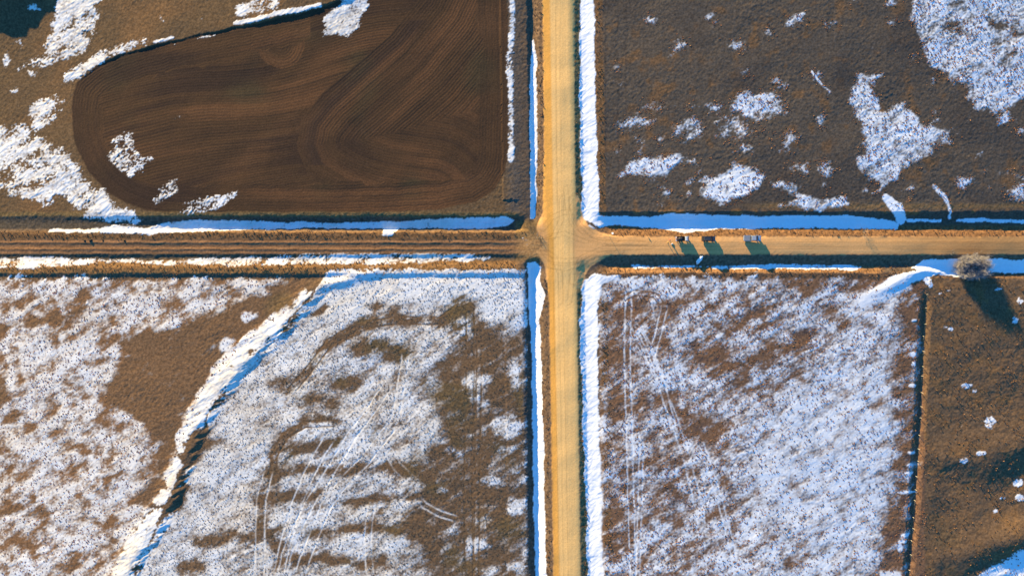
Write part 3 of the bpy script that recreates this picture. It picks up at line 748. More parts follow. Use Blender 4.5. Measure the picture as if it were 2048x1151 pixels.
LBL = {'snow': ('wind-packed white snow lying in patches on the fields and along the ditches', 'snow', 'stuff', M_SNOW),
       'gravel_road': (None, None, 'structure', M_GRAVEL), 'dirt_road_east': (None, None, 'structure', M_GRAVEL),
       'dirt_road_west': (None, None, 'structure', M_GRASS), 'ploughed_field': (None, None, 'structure', M_PLOUGH)}
STR_LABEL = {'gravel_road': 'pale sandy gravel road running from top to bottom through the crossroads', 'dirt_road_east': 'tan dirt road going right from the crossroads, with parked vehicles',
             'dirt_road_west': 'dark rutted mud road going left from the crossroads', 'ploughed_field': 'dark brown ploughed field with curved furrows', 'field_north_east': 'dark brown stubble field with scattered snow patches',
             'field_south_east': 'weedy field mostly under snow right of the gravel road', 'field_south_west': 'brown and snowy fields left of the gravel road', 'pasture_north_west': 'brown pasture round the ploughed field',
             'pasture_south_east': 'rough orange-brown pasture beyond the fence ditch', 'verge_west': 'grassy verge and ditch left of the gravel road', 'verge_east': 'grassy verge and ditch right of the gravel road',
             'verge_east_road': 'grassy banks and ditches along the tan dirt road', 'verge_west_road': 'grassy banks and ditches along the rutted mud road'}
Vf = XYZ.reshape(-1, 3); Nf = NRM.reshape(-1, 3).astype(np.float32); Cf = C.reshape(-1, 3)
for name in np.unique(cls):
    f = FA[cls == name]
    used = np.zeros(nx * ny, bool); used[f.ravel()] = True
    remap = np.cumsum(used) - 1
    v = Vf[used]; n = Nf[used]; c = Cf[used]
    fi = remap[f].astype(np.int32)
    me = bpy.data.meshes.new(str(name))
    me.vertices.add(len(v)); me.vertices.foreach_set('co', v.ravel())
    me.loops.add(fi.size); me.loops.foreach_set('vertex_index', fi.ravel())
    me.polygons.add(len(fi))
    me.polygons.foreach_set('loop_start', np.arange(0, fi.size, 4, dtype=np.int32))
    me.polygons.foreach_set('use_smooth', np.ones(len(fi), bool))
    me.update(calc_edges=True)
    ca_ = me.attributes.new('albedo', 'FLOAT_COLOR', 'POINT')
    ca_.data.foreach_set('color', np.concatenate([c, np.ones((len(c), 1), np.float32)], 1).astype(np.float32).ravel())
    me.normals_split_custom_set_from_vertices(n)
    o = bpy.data.objects.new(str(name), me)
    col.objects.link(o)
    info = LBL.get(str(name), (None, None, 'structure', M_GRASS))
    me.materials.append(info[3])
    o['kind'] = info[2]
    o['label'] = info[0] or STR_LABEL[str(name)]
    if info[1]:
        o['category'] = info[1]

# ------------------------------------------------------------------ helpers for things
def simple_mat(name, c, rough=0.6, metal=0.0, spec=0.5, var=0.0, scale=6.0, alpha=None):
    m, t, p = new_mat(name)
    p.inputs['Roughness'].default_value = rough
    p.inputs['Metallic'].default_value = metal
    p.inputs['Specular IOR Level'].default_value = spec
    if var:
        tc = t.nodes.new('ShaderNodeTexCoord'); nz = t.nodes.new('ShaderNodeTexNoise'); nz.inputs['Scale'].default_value = scale
        nz.inputs['Detail'].default_value = 4
        r = t.nodes.new('ShaderNodeValToRGB')
        r.color_ramp.elements[0].position = 0.3; r.color_ramp.elements[1].position = 0.7
        r.color_ramp.elements[0].color = (*[v * (1 - var) for v in c], 1); r.color_ramp.elements[1].color = (*[min(1, v * (1 + var)) for v in c], 1)
        t.links.new(tc.outputs['Object'], nz.inputs['Vector']); t.links.new(nz.outputs['Fac'], r.inputs['Fac']); t.links.new(r.outputs['Color'], p.inputs['Base Color'])
    else:
        p.inputs['Base Color'].default_value = (*c, 1)
    return m
def empty(name, loc, rz=0.0, label=None, cat=None, group=None):
    o = bpy.data.objects.new(name, None); col.objects.link(o)
    o.empty_display_size = 0.3
    o.location = loc; o.rotation_euler = (0, 0, rz)
    tag(o, label, cat, group)
    return o
def tag(o, label, cat, group=None):
    if label: o['label'] = label
    if cat: o['category'] = cat
    if group: o['group'] = group
    return o
def mesh_obj(name, verts, faces, mat, parent=None, smooth=False):
    me = bpy.data.meshes.new(name)
    me.from_pydata([tuple(v) for v in verts], [], faces)
    me.update()
    me.materials.append(mat)
    if smooth:
        me.polygons.foreach_set('use_smooth', [True] * len(me.polygons))
    o = bpy.data.objects.new(name, me); col.objects.link(o)
    o.parent = parent
    return o
def bm_obj(name, bm, mat, parent=None, smooth=False):
    bmesh.ops.recalc_face_normals(bm, faces=bm.faces)
    me = bpy.data.meshes.new(name); bm.to_mesh(me); bm.free()
    me.materials.append(mat)
    if smooth:
        me.polygons.foreach_set('use_smooth', [True] * len(me.polygons))
    o = bpy.data.objects.new(name, me); col.objects.link(o); o.parent = parent
    return o
def add_box(bm, c, s, bev=0.0):
    r = bmesh.ops.create_cube(bm, size=1.0, matrix=Matrix.Translation(c) @ Matrix.Diagonal((*s, 1)))
    if bev:
        es = list({e for v in r['verts'] for e in v.link_edges})
        bmesh.ops.bevel(bm, geom=es, offset=bev, segments=2, affect='EDGES')
def box(name, c, s, mat, parent, bev=0.02):
    bm = bmesh.new(); add_box(bm, c, s, bev)
    return bm_obj(name, bm, mat, parent)
def loft(name, prof, mat, parent, bev=0.05):
    """side profile [(x, z, half width)] closed loop, swept across the width"""
    bm = bmesh.new()
    L = [bm.verts.new((x, -w, z)) for x, z, w in prof]
    Rr = [bm.verts.new((x, w, z)) for x, z, w in prof]
    n = len(prof)
    bm.faces.new(L); bm.faces.new(Rr[::-1])
    for i in range(n):
        j = (i + 1) % n
        bm.faces.new((L[j], L[i], Rr[i], Rr[j]))
    if bev:
        bmesh.ops.bevel(bm, geom=list(bm.edges), offset=bev, segments=2, affect='EDGES', clamp_overlap=True)
    return bm_obj(name, bm, mat, parent)
def tube(bm, a, b, r0, r1, n=6, cap=True):
    a = Vector(a); b = Vector(b)
    q = (b - a).to_track_quat('Z', 'Y')
    A_ = []; B_ = []
    for i in range(n):
        t = 2 * math.pi * i / n
        d = q @ Vector((math.cos(t), math.sin(t), 0))
        A_.append(bm.verts.new(a + d * r0)); B_.append(bm.verts.new(b + d * r1))
    for i in range(n):
        j = (i + 1) % n
        bm.faces.new((A_[i], A_[j], B_[j], B_[i]))
    if cap:
        bm.faces.new(A_[::-1]); bm.faces.new(B_)
def tubes(name, segs, mat, parent=None, n=6):
    bm = bmesh.new()
    for a, b, r0, r1 in segs:
        tube(bm, a, b, r0, r1, n)
    return bm_obj(name, bm, mat, parent, True)

M_GLASS = simple_mat('car_glass', (0.012, 0.015, 0.018), 0.08, 0, 0.6)
M_TYRE = simple_mat('tyre_rubber', (0.02, 0.02, 0.02), 0.9, 0, 0.2, 0.3, 20)
M_RIM = simple_mat('wheel_rim', (0.35, 0.35, 0.36), 0.35, 0.8)
M_BLACK = simple_mat('black_plastic', (0.022, 0.022, 0.024), 0.6, 0, 0.4, 0.2, 8)
M_LAMP = simple_mat('headlamp_glass', (0.7, 0.7, 0.68), 0.15)
M_TAIL = simple_mat('tail_lamp_red', (0.35, 0.02, 0.015), 0.25)

def wheels(root, xf, xr, y, r=0.34):
    proto = None
    for x in (xf, xr):
        for s in (-1, 1):
            if proto is None:
                bm = bmesh.new(); tube(bm, (0, -0.11, 0), (0, 0.11, 0), r, r, 16)
                t = bm_obj('wheel', bm, M_TYRE, root, False); proto = t
                bm = bmesh.new(); tube(bm, (0, -0.125, 0), (0, 0.125, 0), r * 0.6, r * 0.6, 12)
                rim = bm_obj('rim', bm, M_RIM, t, False)
            else:
                t = proto.copy(); col.objects.link(t); t.parent = root
                rr = rim.copy(); col.objects.link(rr); rr.parent = t
            t.location = (x, s * y, r)
def quad(name, pts, mat, parent, push=0.004, thick=0.012):
    """thin pane with depth lying on four corner points"""
    a, b, c, d = [Vector(p) for p in pts]
    n = (b - a).cross(d - a).normalized()
    vs_ = [p + n * push for p in (a, b, c, d)] + [p + n * (push + thick) for p in (a, b, c, d)]
    f = [(3, 2, 1, 0), (4, 5, 6, 7), (0, 1, 5, 4), (1, 2, 6, 5), (2, 3, 7, 6), (3, 0, 4, 7)]
    return mesh_obj(name, vs_, f, mat, parent)
def cabin(root, paint, x0, x1, x2, x3, zb, zt, wb, wt, name='cabin'):
    """greenhouse: rear foot x0, rear roof x1, front roof x2, windscreen foot x3"""
    c = loft(name, [(x0, zb, wb), (x1, zt - 0.05, wt), (x1 + 0.12, zt, wt - 0.04), (x2 - 0.12, zt, wt - 0.04), (x2, zt - 0.05, wt), (x3, zb, wb)], paint, root, 0.03)
    lerp = lambda a, b, t: a + (b - a) * t
    def P(side, xt, t):       # a point of the side glass plane
        return (xt, side * (lerp(wb, wt, t)), lerp(zb, zt - 0.05, t))
    for s in (-1, 1):
        ms = [lerp(x0, x1, .5) + .12, (x0 + x3) / 2 + 0.0, lerp(x3, x2, .5) - .14]
        for i in (0, 1):
            a, b = ms[i] + 0.04, ms[i + 1] - 0.04
            pts = [P(s, a, .12), P(s, b + (0.12 if i == 1 else 0), .12), P(s, b - (0.12 if i == 1 else 0), .88), P(s, a + (0.08 if i == 0 else 0), .88)]
            quad('side_window', pts if s < 0 else [pts[1], pts[0], pts[3], pts[2]], M_GLASS, c)
    f = lambda x_a, x_b, t, y: (lerp(x_a, x_b, t), y, lerp(zb, zt - 0.05, t))
    wb_, wt_ = wb - 0.1, wt - 0.1
    quad('windscreen', [f(x3, x2, .08, -wb_), f(x3, x2, .08, wb_), f(x3, x2, .94, wt_), f(x3, x2, .94, -wt_)], M_GLASS, c)
    quad('rear_window', [f(x0, x1, .15, wb_), f(x0, x1, .15, -wb_), f(x0, x1, .9, -wt_), f(x0, x1, .9, wt_)], M_GLASS, c)
    return c
def fittings(root, xf, xr, y, z):
    for s in (-1, 1):
        box('headlight', (xf, s * (y - 0.22), z), (0.08, 0.36, 0.16), M_LAMP, root, 0.015)
        box('tail_light', (xr, s * (y - 0.08), z + 0.05), (0.06, 0.14, 0.34), M_TAIL, root, 0.012)
def mirrors(root, x, y, z, paint):
    for s in (-1, 1):
        box('mirror', (x, s * (y + 0.13), z), (0.14, 0.22, 0.17), paint, root, 0.03)

def pickup(name, loc, rz, paint, label):
    r = empty(name, loc, rz, label, 'pickup truck', None)
    b = loft('body', [(-0.62, .42, .9), (-0.62, 1.02, .93), (1.3, 1.04, .93), (2.45, .98, .88), (2.72, .86, .84), (2.76, .45, .84)], paint, r, .05)
    box('chassis', (-1.7, 0, .5), (2.14, 1.5, .18), M_BLACK, r, .02)
    bed = box('bed_floor', (-1.70, 0, .66), (2.1, 1.66, .1), M_BLACK, r, .01)
    for s in (-1, 1):
        box('bed_side', (-1.68, s * .89, .8), (2.1, .1, .52), paint, r, .03)
    box('tailgate', (-2.74, 0, .8), (.08, 1.66, .52), paint, r, .025)
    box('bed_cover', (-1.69, 0, 1.075), (2.06, 1.7, .045), simple_mat('bed_cover_grey', (0.20, 0.22, 0.25), .5, 0, .4, .15, 3), r, .015)
    cabin(r, paint, -0.66, -0.5, 1.0, 1.75, 1.0, 1.74, .9, .74)
    box('front_bumper', (2.76, 0, .5), (.14, 1.72, .22), M_BLACK, r, .03)
    box('rear_bumper', (-2.82, 0, .5), (.14, 1.7, .18), M_RIM, r, .03)
    fittings(r, 2.73, -2.74, .92, .76)
    mirrors(r, 1.35, .92, 1.1, paint)
    wheels(r, 1.75, -1.65, .8, .38)
    return r
def suv(name, loc, rz, paint, label):
    r = empty(name, loc, rz, label, 'car', None)
    loft('body', [(-2.12, .42, .8), (-2.16, .9, .83), (-2.08, 1.04, .84), (0.9, 1.04, .84), (1.75, .98, .8), (2.06, .82, .76), (2.1, .42, .76)], paint, r, .05)
    cabin(r, paint, -2.06, -1.72, 0.35, 1.05, 1.02, 1.68, .8, .66)
    for s in (-1, 1):
        tubes('roof_rail', [((-1.5, s * .56, 1.72), (0.1, s * .56, 1.72), .025, .025)], M_BLACK, r)
    box('front_bumper', (2.1, 0, .48), (.12, 1.56, .22), M_BLACK, r, .03)
    box('rear_bumper', (-2.16, 0, .48), (.12, 1.56, .22), M_BLACK, r, .03)
    fittings(r, 2.05, -2.15, .84, .78)
    mirrors(r, .75, .84, 1.1, paint)
    wheels(r, 1.35, -1.35, .74, .34)
    return r
def small_truck(name, loc, rz, paint, label):
    r = empty(name, loc, rz, label, 'truck', None)
    box('chassis', (-0.2, 0, .5), (3.5, 1.1, .16), M_BLACK, r, .02)
    box('bed_floor', (-0.85, 0, .7), (2.25, 1.5, .12), M_BLACK, r, .01)
    for s in (-1, 1):
        box('bed_side', (-0.85, s * .74, .92), (2.25, .06, .36), M_BLACK, r, .012)
    box('headboard', (.32, 0, 1.1), (.07, 1.5, .75), M_BLACK, r, .012)
    box('tailgate', (-2.2, 0, .74), (.42, 1.44, .05), paint, r, .015)
    tarp = simple_mat('black_tarpaulin', (0.025, 0.024, 0.028), .55, 0, .4, .3, 3)
    bm = bmesh.new()
    gx_, gy_ = 14, 9
    vv = [[bm.verts.new((-1.9 + 2.1 * i / gx_, -.68 + 1.36 * j / gy_, 0.8 + 0.5 * min(1, 3 * min(i, gx_ - i) / gx_) * min(1, 3 * min(j, gy_ - j) / gy_) + random.uniform(-.04, .04))) for j in range(gy_ + 1)] for i in range(gx_ + 1)]
    for i in range(gx_):
        for j in range(gy_):
            bm.faces.new((vv[i][j], vv[i + 1][j], vv[i + 1][j + 1], vv[i][j + 1]))
    bm_obj('tarpaulin', bm, tarp, r, True)
    loft('cab_body', [(.42, .42, .76), (.42, 1.05, .78), (1.72, 1.05, .78), (1.86, .8, .76), (1.88, .42, .75)], paint, r, .05)
    cabin(r, paint, .42, .48, 1.25, 1.72, 1.02, 1.72, .75, .66)
    box('front_bumper', (1.88, 0, .48), (.1, 1.5, .2), M_BLACK, r, .03)
    fittings(r, 1.85, -1.98, .74, .74)
    mirrors(r, 1.5, .78, 1.2, M_BLACK)
    wheels(r, 1.25, -1.2, .68, .3)
    return r
def slope_place(o, px, py):
    o.location = at(px, py)
small_truck('small_truck', at(1365.0, 477.5) + Vector((0, 0, .02)), 0.02, simple_mat('white_cab_paint', (0.62, 0.62, 0.60), .35, 0, .5, .05, 2), 'small truck with white cab and black cargo bed parked nearest the crossroads')
suv('dark_car', at(1416.0, 477.5) + Vector((0, 0, .02)), 0.0, simple_mat('dark_car_paint', (0.055, 0.058, 0.062), .25, 0.2, .5, .1, 2), 'dark car parked between the white-cabbed truck and the silver pickup')
pickup('pickup_truck', at(1503.0, 476.5) + Vector((0, 0, .02)), 0.0, simple_mat('silver_paint', (0.42, 0.43, 0.44), .35, 0.3, .5, .06, 2), 'silver pickup with covered bed, rightmost of the three parked vehicles')

# ------------------------------------------------------------------ people
def person(loc, rz, jacket, trousers, hair, label, arms='down'):
    V_ = []; E_ = []; Rd = []
    def add(p, r, par=None):
        V_.append(p); Rd.append(r)
        if par is not None: E_.append((par, len(V_) - 1))
        return len(V_) - 1
    pel = add((0, 0, .95), .16)
    wa = add((0, 0, 1.12), .15, pel); ch = add((0.01, 0, 1.32), .18, wa); nk = add((0.02, 0, 1.5), .065, ch); hd = add((0.03, 0, 1.6), .095, nk); top = add((0.03, 0, 1.7), .09, hd)
    add((0.13, 0, 1.61), .022, hd)                        # nose
    for s in (-1, 1):
        add((0.03, s * .1, 1.61), .02, hd)                # ears
    for s in (-1, 1):
        h = add((0, s * .1, .88), .1, pel); k = add((0.03, s * .12, .5), .068, h); an = add((-0.02, s * .13, .09), .045, k); add((0.16, s * .15, .04), .04, an)
        sh = add((0, s * .2, 1.42), .075, ch)
        if arms == 'down':
            el = add((-0.03, s * .28, 1.14), .052, sh); wr = add((0.06, s * .29, .9), .034, el); pa = add((0.08, s * .29, .82), .036, wr); d = Vector((.15, 0, -1)).normalized()
        else:
            el = add((0.12, s * .27, 1.18), .052, sh); wr = add((0.36, s * .16, 1.2), .034, el); pa = add((0.44, s * .14, 1.21), .036, wr); d = Vector((1, -s * .2, 0)).normalized()
        for q, ln in ((-.03, .06), (-.01, .075), (.01, .08), (.03, .07)):
            o_ = Vector(V_[pa]) + Vector((q, 0, 0)) if arms == 'down' else Vector(V_[pa]) + Vector((0, q, 0))
            f1 = add(tuple(o_ + d * ln * .6), .01, pa); add(tuple(o_ + d * ln + Vector((.01, 0, -.01))), .008, f1)
        add(tuple(Vector(V_[pa]) + Vector((.05, -s * .02, 0))), .011, pa)
    me = bpy.data.meshes.new('person'); me.from_pydata(V_, E_, []); me.update()
    o = bpy.data.objects.new('person_tmp', me); col.objects.link(o)
    o.modifiers.new('s', 'SKIN')
    for i, r in enumerate(Rd):
        me.skin_vertices[0].data[i].radius = (r, r)
    me.skin_vertices[0].data[0].use_root = True
    sb = o.modifiers.new('u', 'SUBSURF'); sb.levels = 1; sb.render_levels = 1
    dg = bpy.context.evaluated_depsgraph_get()
    m2 = bpy.data.meshes.new_from_object(o.evaluated_get(dg))
    bpy.data.objects.remove(o)
    m2.name = 'person'
    mats = [simple_mat('skin', (0.42, 0.25, 0.17), .6), simple_mat('jacket', jacket, .8, 0, .2, .15, 8), simple_mat('trousers', trousers, .85, 0, .2, .15, 8), simple_mat('hair', hair, .8), M_BLACK]
    for m in mats: m2.materials.append(m)
    for p in m2.polygons:
        c = p.center
        wr_out = abs(c.y) > .2 and c.z < .88 and arms == 'down' or (arms != 'down' and c.x > .38 and c.z > 1.1)
        p.material_index = 0 if wr_out else 4 if c.z < .1 else 2 if c.z < .94 else 1 if c.z < 1.5 else 3 if (c.z > 1.64 or c.x < 0) else 0
        p.use_smooth = True
    po = bpy.data.objects.new('person', m2); col.objects.link(po)
    po.location = loc; po.rotation_euler = (0, 0, rz)
    tag(po, label, 'person')
    return po
person(at(1334.5, 485.5), 0.4, (0.55, 0.36, 0.08), (0.06, 0.07, 0.10), (0.05, 0.03, 0.02), 'person in a yellowish jacket standing furthest from the vehicles on the road')
person(at(1338.5, 479.5), -0.6, (0.48, 0.13, 0.09), (0.20, 0.08, 0.08), (0.06, 0.04, 0.03), 'person in reddish clothes standing between the yellow-jacketed person and the verge')
person(at(1351.0, 478.0), 0.1, (0.36, 0.14, 0.05), (0.10, 0.06, 0.05), (0.03, 0.02, 0.02), 'person in rust-brown clothes reaching towards the tailgate of the small truck', 'reach')
bm = bmesh.new()
bmesh.ops.create_icosphere(bm, subdivisions=3, radius=1.0)
for v in bm.verts:
    p = v.co.copy()
    nz = 1 + .14 * math.sin(7 * p.x + 3 * p.y) * math.cos(5 * p.z + 2) + .08 * math.sin(13 * p.y + 4 * p.z)
    taper = 1 - .45 * max(0, p.x)
    v.co = Vector((p.x * .38 * nz, p.y * .2 * nz * taper, max(-.75, p.z) * .17 * nz * taper + .12))
bag = bm_obj('bag', bm, simple_mat('white_sacking', (0.7, 0.68, 0.63), .7, 0, .3, .08, 5), None, True)
bag.location = at(1344, 487.3); bag.rotation_euler = (0, 0, .5)
tag(bag, 'small white bag lying on the tan road beside the people', 'bag')
nb = bmesh.new(); tube(nb, (.3, 0, .12), (.46, .02, .13), .05, .08, 8); bm_obj('tied_neck', nb, M_BLACK, bag, True)

# ------------------------------------------------------------------ signs and marker posts
M_STEEL = simple_mat('galvanised_steel', (0.22, 0.22, 0.22), .5, .6, .5, .2, 10)
M_POST = simple_mat('weathered_post_wood', (0.30, 0.24, 0.17), .9, 0, .2, .3, 9)
def road_sign(px, py, h, w, label, rz=0):
    r = empty('road_sign', at(px, py), rz, label, 'road sign', 'road signs at the crossroads')
    tubes('post', [((0, 0, -.3), (0, 0, h), .045, .045)], M_STEEL, r, 8)
    bm = bmesh.new(); R_ = w / 2
    tube(bm, (-.06, 0, h - R_), (-.045, 0, h - R_), R_, R_, 8)
    bm_obj('plate', bm, simple_mat('sign_plate', (0.3, 0.3, 0.3), .4, .5), r)
road_sign(1064, 537, 2.45, .75, 'thin road sign on the snowy verge below left of the crossroads, nearer the mud road')
road_sign(1062, 562, 1.8, .45, 'lower thin sign post in the snowy ditch below left of the crossroads', .2)
road_sign(1203, 447, 3.0, .3, 'tallest thin post on the right-hand road verge, nearest the gravel road', 1.5)
road_sign(1287, 458, 2.1, .4, 'thin sign post on the right-hand road verge, nearest the people', 1.5)
for px, py, h, l in ((1231, 449, 1.25, 'thin marker post on the rusty verge, second from the gravel road'), (1242, 450, 1.1, 'thin marker post on the rusty verge, middle one of the row'), (1246, 451, 1.2, 'thin marker post on the rusty verge, fourth from the gravel road'),
                     (1033, 447, 1.3, 'leftmost thin marker post beside the upper left ditch end'), (1049, 443, 1.3, 'middle thin marker post beside the upper left ditch end'), (1053, 445, 1.35, 'rightmost thin marker post beside the upper left ditch end')):
    o = tubes('marker_post', [((0, 0, -.2), (random.uniform(-.05, .05), random.uniform(-.05, .05), h), .05, .045)], M_POST, None, 6)
    o.location = at(px, py); tag(o, l, 'post', 'marker posts by the crossroads')

# ------------------------------------------------------------------ fence along the pasture ditch
fen = empty('wire_fence', at(1851, 590), 0, 'wire fence with pale leaning wooden posts along the pasture ditch', 'fence')
inv = fen.location
M_PALE = simple_mat('pale_fence_wood', (0.50, 0.42, 0.30), .9, 0, .2, .25, 7)
fy = [590 + i * 27.5 for i in range(22)]
fxs = np.interp(fy, [p[1] for p in FENCE], [p[0] for p in FENCE]) + 2
tops = []
for x_, y_ in zip(fxs, fy):
    p = at(x_ + random.uniform(-1, 1), y_ + random.uniform(-5, 5)) - inv
    t_ = p + Vector((random.uniform(-.25, .3), random.uniform(-.25, .2), random.uniform(1.15, 1.5)))
    tubes('post', [(p - Vector((0, 0, .2)), t_, .08, .07)], M_PALE, fen, 6)
    tops.append((p, t_))
for fz in (.5, .9):
    tubes('wire', [(a[0].lerp(a[1], fz), b[0].lerp(b[1], fz), .008, .008) for a, b in zip(tops[:-1], tops[1:])], M_STEEL, fen, 3)

# ------------------------------------------------------------------ bare shrubs
M_BARK = simple_mat('grey_bark', (0.17, 0.135, 0.105), .9, 0, .2, .25, 4)
M_TWIG = simple_mat('grey_brown_twigs', (0.35, 0.315, 0.295), .9, 0, .2, .2, 3)
def twig_mesh(name, segs, mat, parent):
    n = len(segs)
    a = np.array([s_[0] for s_ in segs]); b = np.array([s_[1] for s_ in segs]); r0 = np.array([s_[2] for s_ in segs])[:, None]; r1 = np.array([s_[3] for s_ in segs])[:, None]
    d = b - a; d /= np.linalg.norm(d, axis=1, keepdims=True) + 1e-9
    ref = np.where(np.abs(d[:, 2:3]) > .9, np.array([[1., 0, 0]]), np.array([[0., 0, 1.]]))
    u = np.cross(d, ref); u /= np.linalg.norm(u, axis=1, keepdims=True); v = np.cross(d, u)
    vs_ = []
    for k in range(3):
        t = 2 * math.pi * k / 3
        vs_.append(a + (u * math.cos(t) + v * math.sin(t)) * r0)
    for k in range(3):
        t = 2 * math.pi * k / 3
        vs_.append(b + (u * math.cos(t) + v * math.sin(t)) * r1)
    vv = np.stack(vs_, 1).reshape(-1, 3)
    base = (np.arange(n) * 6)[:, None]
    f = np.concatenate([base + np.array([[k, (k + 1) % 3, 3 + (k + 1) % 3, 3 + k]]) for k in range(3)], 0)
    return mesh_obj(name, vv.tolist(), f.tolist(), mat, parent)
def shrub(px, py, height, radius, nst, label, nlev, kids, r0, flat=.8):
    r = empty('bare_shrub', at(px, py), 0, label, 'shrub', None)
    stems = []; twigs = []
    rn = random.Random(int(px))
    def grow(p, d, L, rad, lev):
        q = p + d * L
        (stems if lev <= 1 else twigs).append((tuple(p), tuple(q), rad, rad * .6))
        if lev >= nlev: return
        for k in range(kids[lev]):
            t = rn.uniform(.35, 1.0)
            o_ = p + d * L * t
            nd = (d + Vector((rn.gauss(0, .55), rn.gauss(0, .55), rn.gauss(.12, .4)))).normalized()
            grow(o_, nd, L * rn.uniform(.55, .8), rad * .55, lev + 1)
    for i in range(nst):
        a_ = 2 * math.pi * i / nst + rn.uniform(-.3, .3)
        sp = rn.uniform(.15, 1.0) ** .7
        d = Vector((math.cos(a_) * sp * radius / height * 1.25, math.sin(a_) * sp * radius / height * 1.25, 1)).normalized()
        base = Vector((math.cos(a_) * .5 * sp, math.sin(a_) * .5 * sp, -.1))
        grow(base, d, height * .5 * (1 + .35 * sp), r0, 0)
    twig_mesh('stems', stems, M_BARK, r)
    cr_ = twig_mesh('crown', twigs, M_TWIG, r)
    if height < 3:
        for q in r.children: q['kind'] = 'stuff'
    return r
big_ = shrub(1942, 532, 4.0, 8.0, 38, 'large round bare grey-brown shrub standing in the snowy ditch', 4, (5, 6, 5, 5), .11)
big_.scale = (1.22, 0.85, 1.0)
shrub(1727, 464, 1.9, .8, 7, 'small bare bush on the verge above the right-hand road', 3, (3, 3, 3), .03)
shrub(1077, 470, 1.1, 1.0, 9, 'low dead bush at the left edge of the gravel at the crossroads', 3, (3, 3, 3), .03)
shrub(1903, 504, .7, 1.4, 9, 'low dead bush at the lower edge of the right-hand road, near the large shrub', 3, (3, 3, 2), .025)

# ------------------------------------------------------------------ snow lump and mud clods
def lump(name, px, py, sx, sy, sz, rz, mat, seed):
    bm = bmesh.new(); bmesh.ops.create_icosphere(bm, subdivisions=3, radius=1)
    for v in bm.verts:
        p = v.co.copy()
        k = 1 + .16 * math.sin(4 * p.x + seed) * math.cos(5 * p.y - seed) + .1 * math.sin(9 * p.z + 6 * p.x + seed) + .07 * math.sin(17 * p.y + seed)
        v.co = Vector((p.x * sx * k, p.y * sy * k, max(-.4, p.z) * sz * k))
    o = bm_obj(name, bm, mat, None, True)
    o.location = at(px, py); o.rotation_euler = (0, 0, rz)
    return o
M_LUMP = simple_mat('snow_block', (0.8, 0.81, 0.82), .8, 0, .2, .04, 2)
o = lump('snow_pile', 1400, 518, 1.7, .62, .6, 1.0, M_LUMP, 1.0)
tag(o, 'oblong lump of white snow on the shaded ditch bank below the dark car', 'snow pile')
M_CLOD = simple_mat('mud_clod', (0.05, 0.036, 0.026), .9, 0, .2, .3, 4)
for i, (px, py, k) in enumerate(((170, 480.5, .35), (182, 480.5, .5), (206, 480, .3), (249, 480.5, .4))):
    o = lump('mud_clod', px, py, k * 1.1, k * .8, k * .8, i * .8, M_CLOD, i * 2.1)
    tag(o, ['dark mud clod on the rutted road, leftmost of four', 'largest dark mud clod on the rutted road, second from the left', 'small dark mud clod on the rutted road, third from the left', 'dark mud clod on the rutted road, rightmost of four'][i], 'mud clod', 'mud clods on the rutted road')

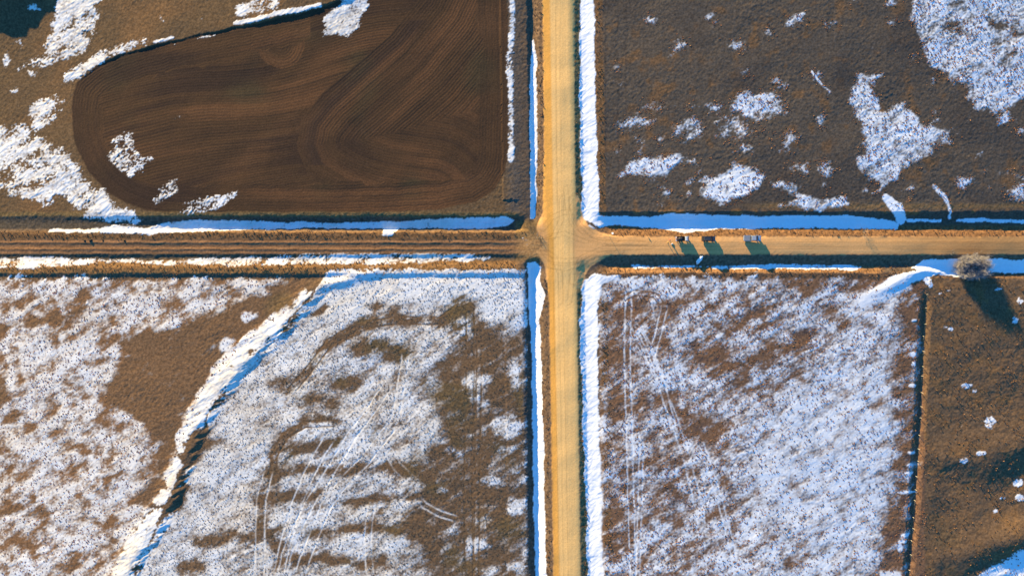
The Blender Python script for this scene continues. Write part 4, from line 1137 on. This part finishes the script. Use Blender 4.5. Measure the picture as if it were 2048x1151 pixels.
# ------------------------------------------------------------------ dead weeds and grass tufts (stuff)
def weeds(name, label, dens, n, hgt, spread, wid, cols, blades, seed):
    r = np.random.default_rng(seed)
    x = r.uniform(-169, 169, n); y = r.uniform(-96, 96, n)
    i = np.clip(np.searchsorted(xs, x) - 1, 0, nx - 2); j = np.clip(np.searchsorted(ys, y) - 1, 0, ny - 2)
    keep = r.random(n) < dens[j, i]
    x, y, i, j = x[keep], y[keep], i[keep], j[keep]
    z = Zf[j, i]
    m = len(x)
    sc_ = r.uniform(.55, 1.35, m)
    cidx = r.integers(0, len(cols), m)
    ccol = np.array(cols, np.float32)[cidx] * r.uniform(.7, 1.3, (m, 1)).astype(np.float32)
    a0 = r.uniform(0, 6.283, m)
    P0 = []; K = []
    for b in range(blades):
        a = a0 + b * 6.283 / blades + r.normal(0, .35, m)
        l = spread * sc_ * r.uniform(.5, 1.25, m); h = hgt * sc_ * r.uniform(.5, 1.2, m)
        bx = np.cos(a); by = np.sin(a); wv = wid * sc_ * .5
        base = np.stack([x + bx * .03, y + by * .03, z - .03], -1)
        s1 = base + np.stack([-by * wv, bx * wv, 0 * z], -1)
        s2 = base - np.stack([-by * wv, bx * wv, 0 * z], -1)
        md_ = np.stack([x + bx * l * .6, y + by * l * .6, z + h], -1)
        m1 = md_ + np.stack([-by * wv, bx * wv, 0 * z], -1)
        m2 = md_ - np.stack([-by * wv, bx * wv, 0 * z], -1)
        tp = np.stack([x + bx * l, y + by * l, z + h * .75], -1)
        P0.append(np.stack([s1, s2, m2, m1, tp], 1)); K.append(ccol)
    P = np.concatenate(P0, 0); K = np.concatenate(K, 0)
    nb_ = len(P)
    v = P.reshape(-1, 3).astype(np.float32)
    base = (np.arange(nb_) * 5)[:, None]
    lv = np.concatenate([base + np.array([[0, 1, 2, 3]]), base + np.array([[3, 2, 4]])], 1).astype(np.int32)
    me = bpy.data.meshes.new(name)
    me.vertices.add(len(v)); me.vertices.foreach_set('co', v.ravel())
    me.loops.add(lv.size); me.loops.foreach_set('vertex_index', lv.ravel())
    me.polygons.add(nb_ * 2)
    ls = (np.arange(nb_) * 7)[:, None] + np.array([[0, 4]])
    me.polygons.foreach_set('loop_start', ls.ravel().astype(np.int32))
    me.update(calc_edges=True)
    c5 = np.repeat(K, 5, 0)
    at_ = me.attributes.new('albedo', 'FLOAT_COLOR', 'POINT')
    at_.data.foreach_set('color', np.concatenate([c5, np.ones((len(c5), 1), np.float32)], 1).astype(np.float32).ravel())
    me.materials.append(M_WEED)
    o = bpy.data.objects.new(name, me); col.objects.link(o)
    o['kind'] = 'stuff'; o['label'] = label; o['category'] = 'weeds'
    print(name, m, 'tufts', nb_ * 3, 'tris')
    return o
M_WEED = ground_mat('dead_weed_leaves', 0.95, 4.0, 0.2, 6.0, 0.0)
clump = np.clip(0.5 + 1.1 * n_big + 0.5 * fbm(PX, PY, 18, 2, 141), 0, 1)
onland = (1 - GRAV) * (1 - MUD) * (1 - plo)
RUST = [(0.36, 0.15, 0.06), (0.26, 0.12, 0.06), (0.15, 0.085, 0.05), (0.42, 0.20, 0.08)]
GREY = [(0.14, 0.10, 0.07), (0.11, 0.085, 0.06), (0.2, 0.14, 0.08)]
GOLD = [(0.36, 0.175, 0.07), (0.27, 0.135, 0.055), (0.18, 0.095, 0.05)]
se = SEm * (1 - PAS) * sstep(556, 566, PY) * sstep(1205, 1215, PX)
rusty = np.clip(1.2 - 1.0 * (D + 0.35 * n_mid + 0.3 * n_big), 0.16, 1)
dse = se * clump * rusty * (1 - 0.8 * TRK)
dwf = 0.7 * wfm * clump * (0.25 + 0.75 * SNOW) * sstep(-0.3, 0.3, D)
dne = NE * sstep(-0.45, -0.05, D) * clump * 0.9
weeds('rusty_weeds', 'rust-brown dead weeds poking through snow in the lower right and lower left fields', np.clip((dse + dwf + dne) * onland, 0, 1), 170000, .07, .26, .19, RUST, 5, 3)
mid = midm
dmid = mid * (1 - TRK) * onland * np.clip(0.75 + 0.5 * n_mid, 0.2, 1)
dpas = PAS * 0.7 * clump * onland
weeds('short_stubble', 'short grey-brown stubble poking through the snow left of the gravel road', dmid, 130000, .07, .2, .16, GREY, 4, 4)
bank = np.clip(Ez * (band(V, -36, -18) + band(V, 42, 62)) + Wz * (band(V, 32, 58) + band(V, -28, -14)) + nsz * (band(U, -52, -36) + 0.7 * band(U, 70, 84) + 0.5 * band(U, 28, 38)), 0, 1)
weeds('dry_bank_grass', 'dry golden grass tufts on the road banks and in the corner pasture', np.clip((bank * 0.8 * (1 - SNOW) + dpas * .6) * onland, 0, 1), 90000, .2, .3, .13, GOLD, 5, 5)
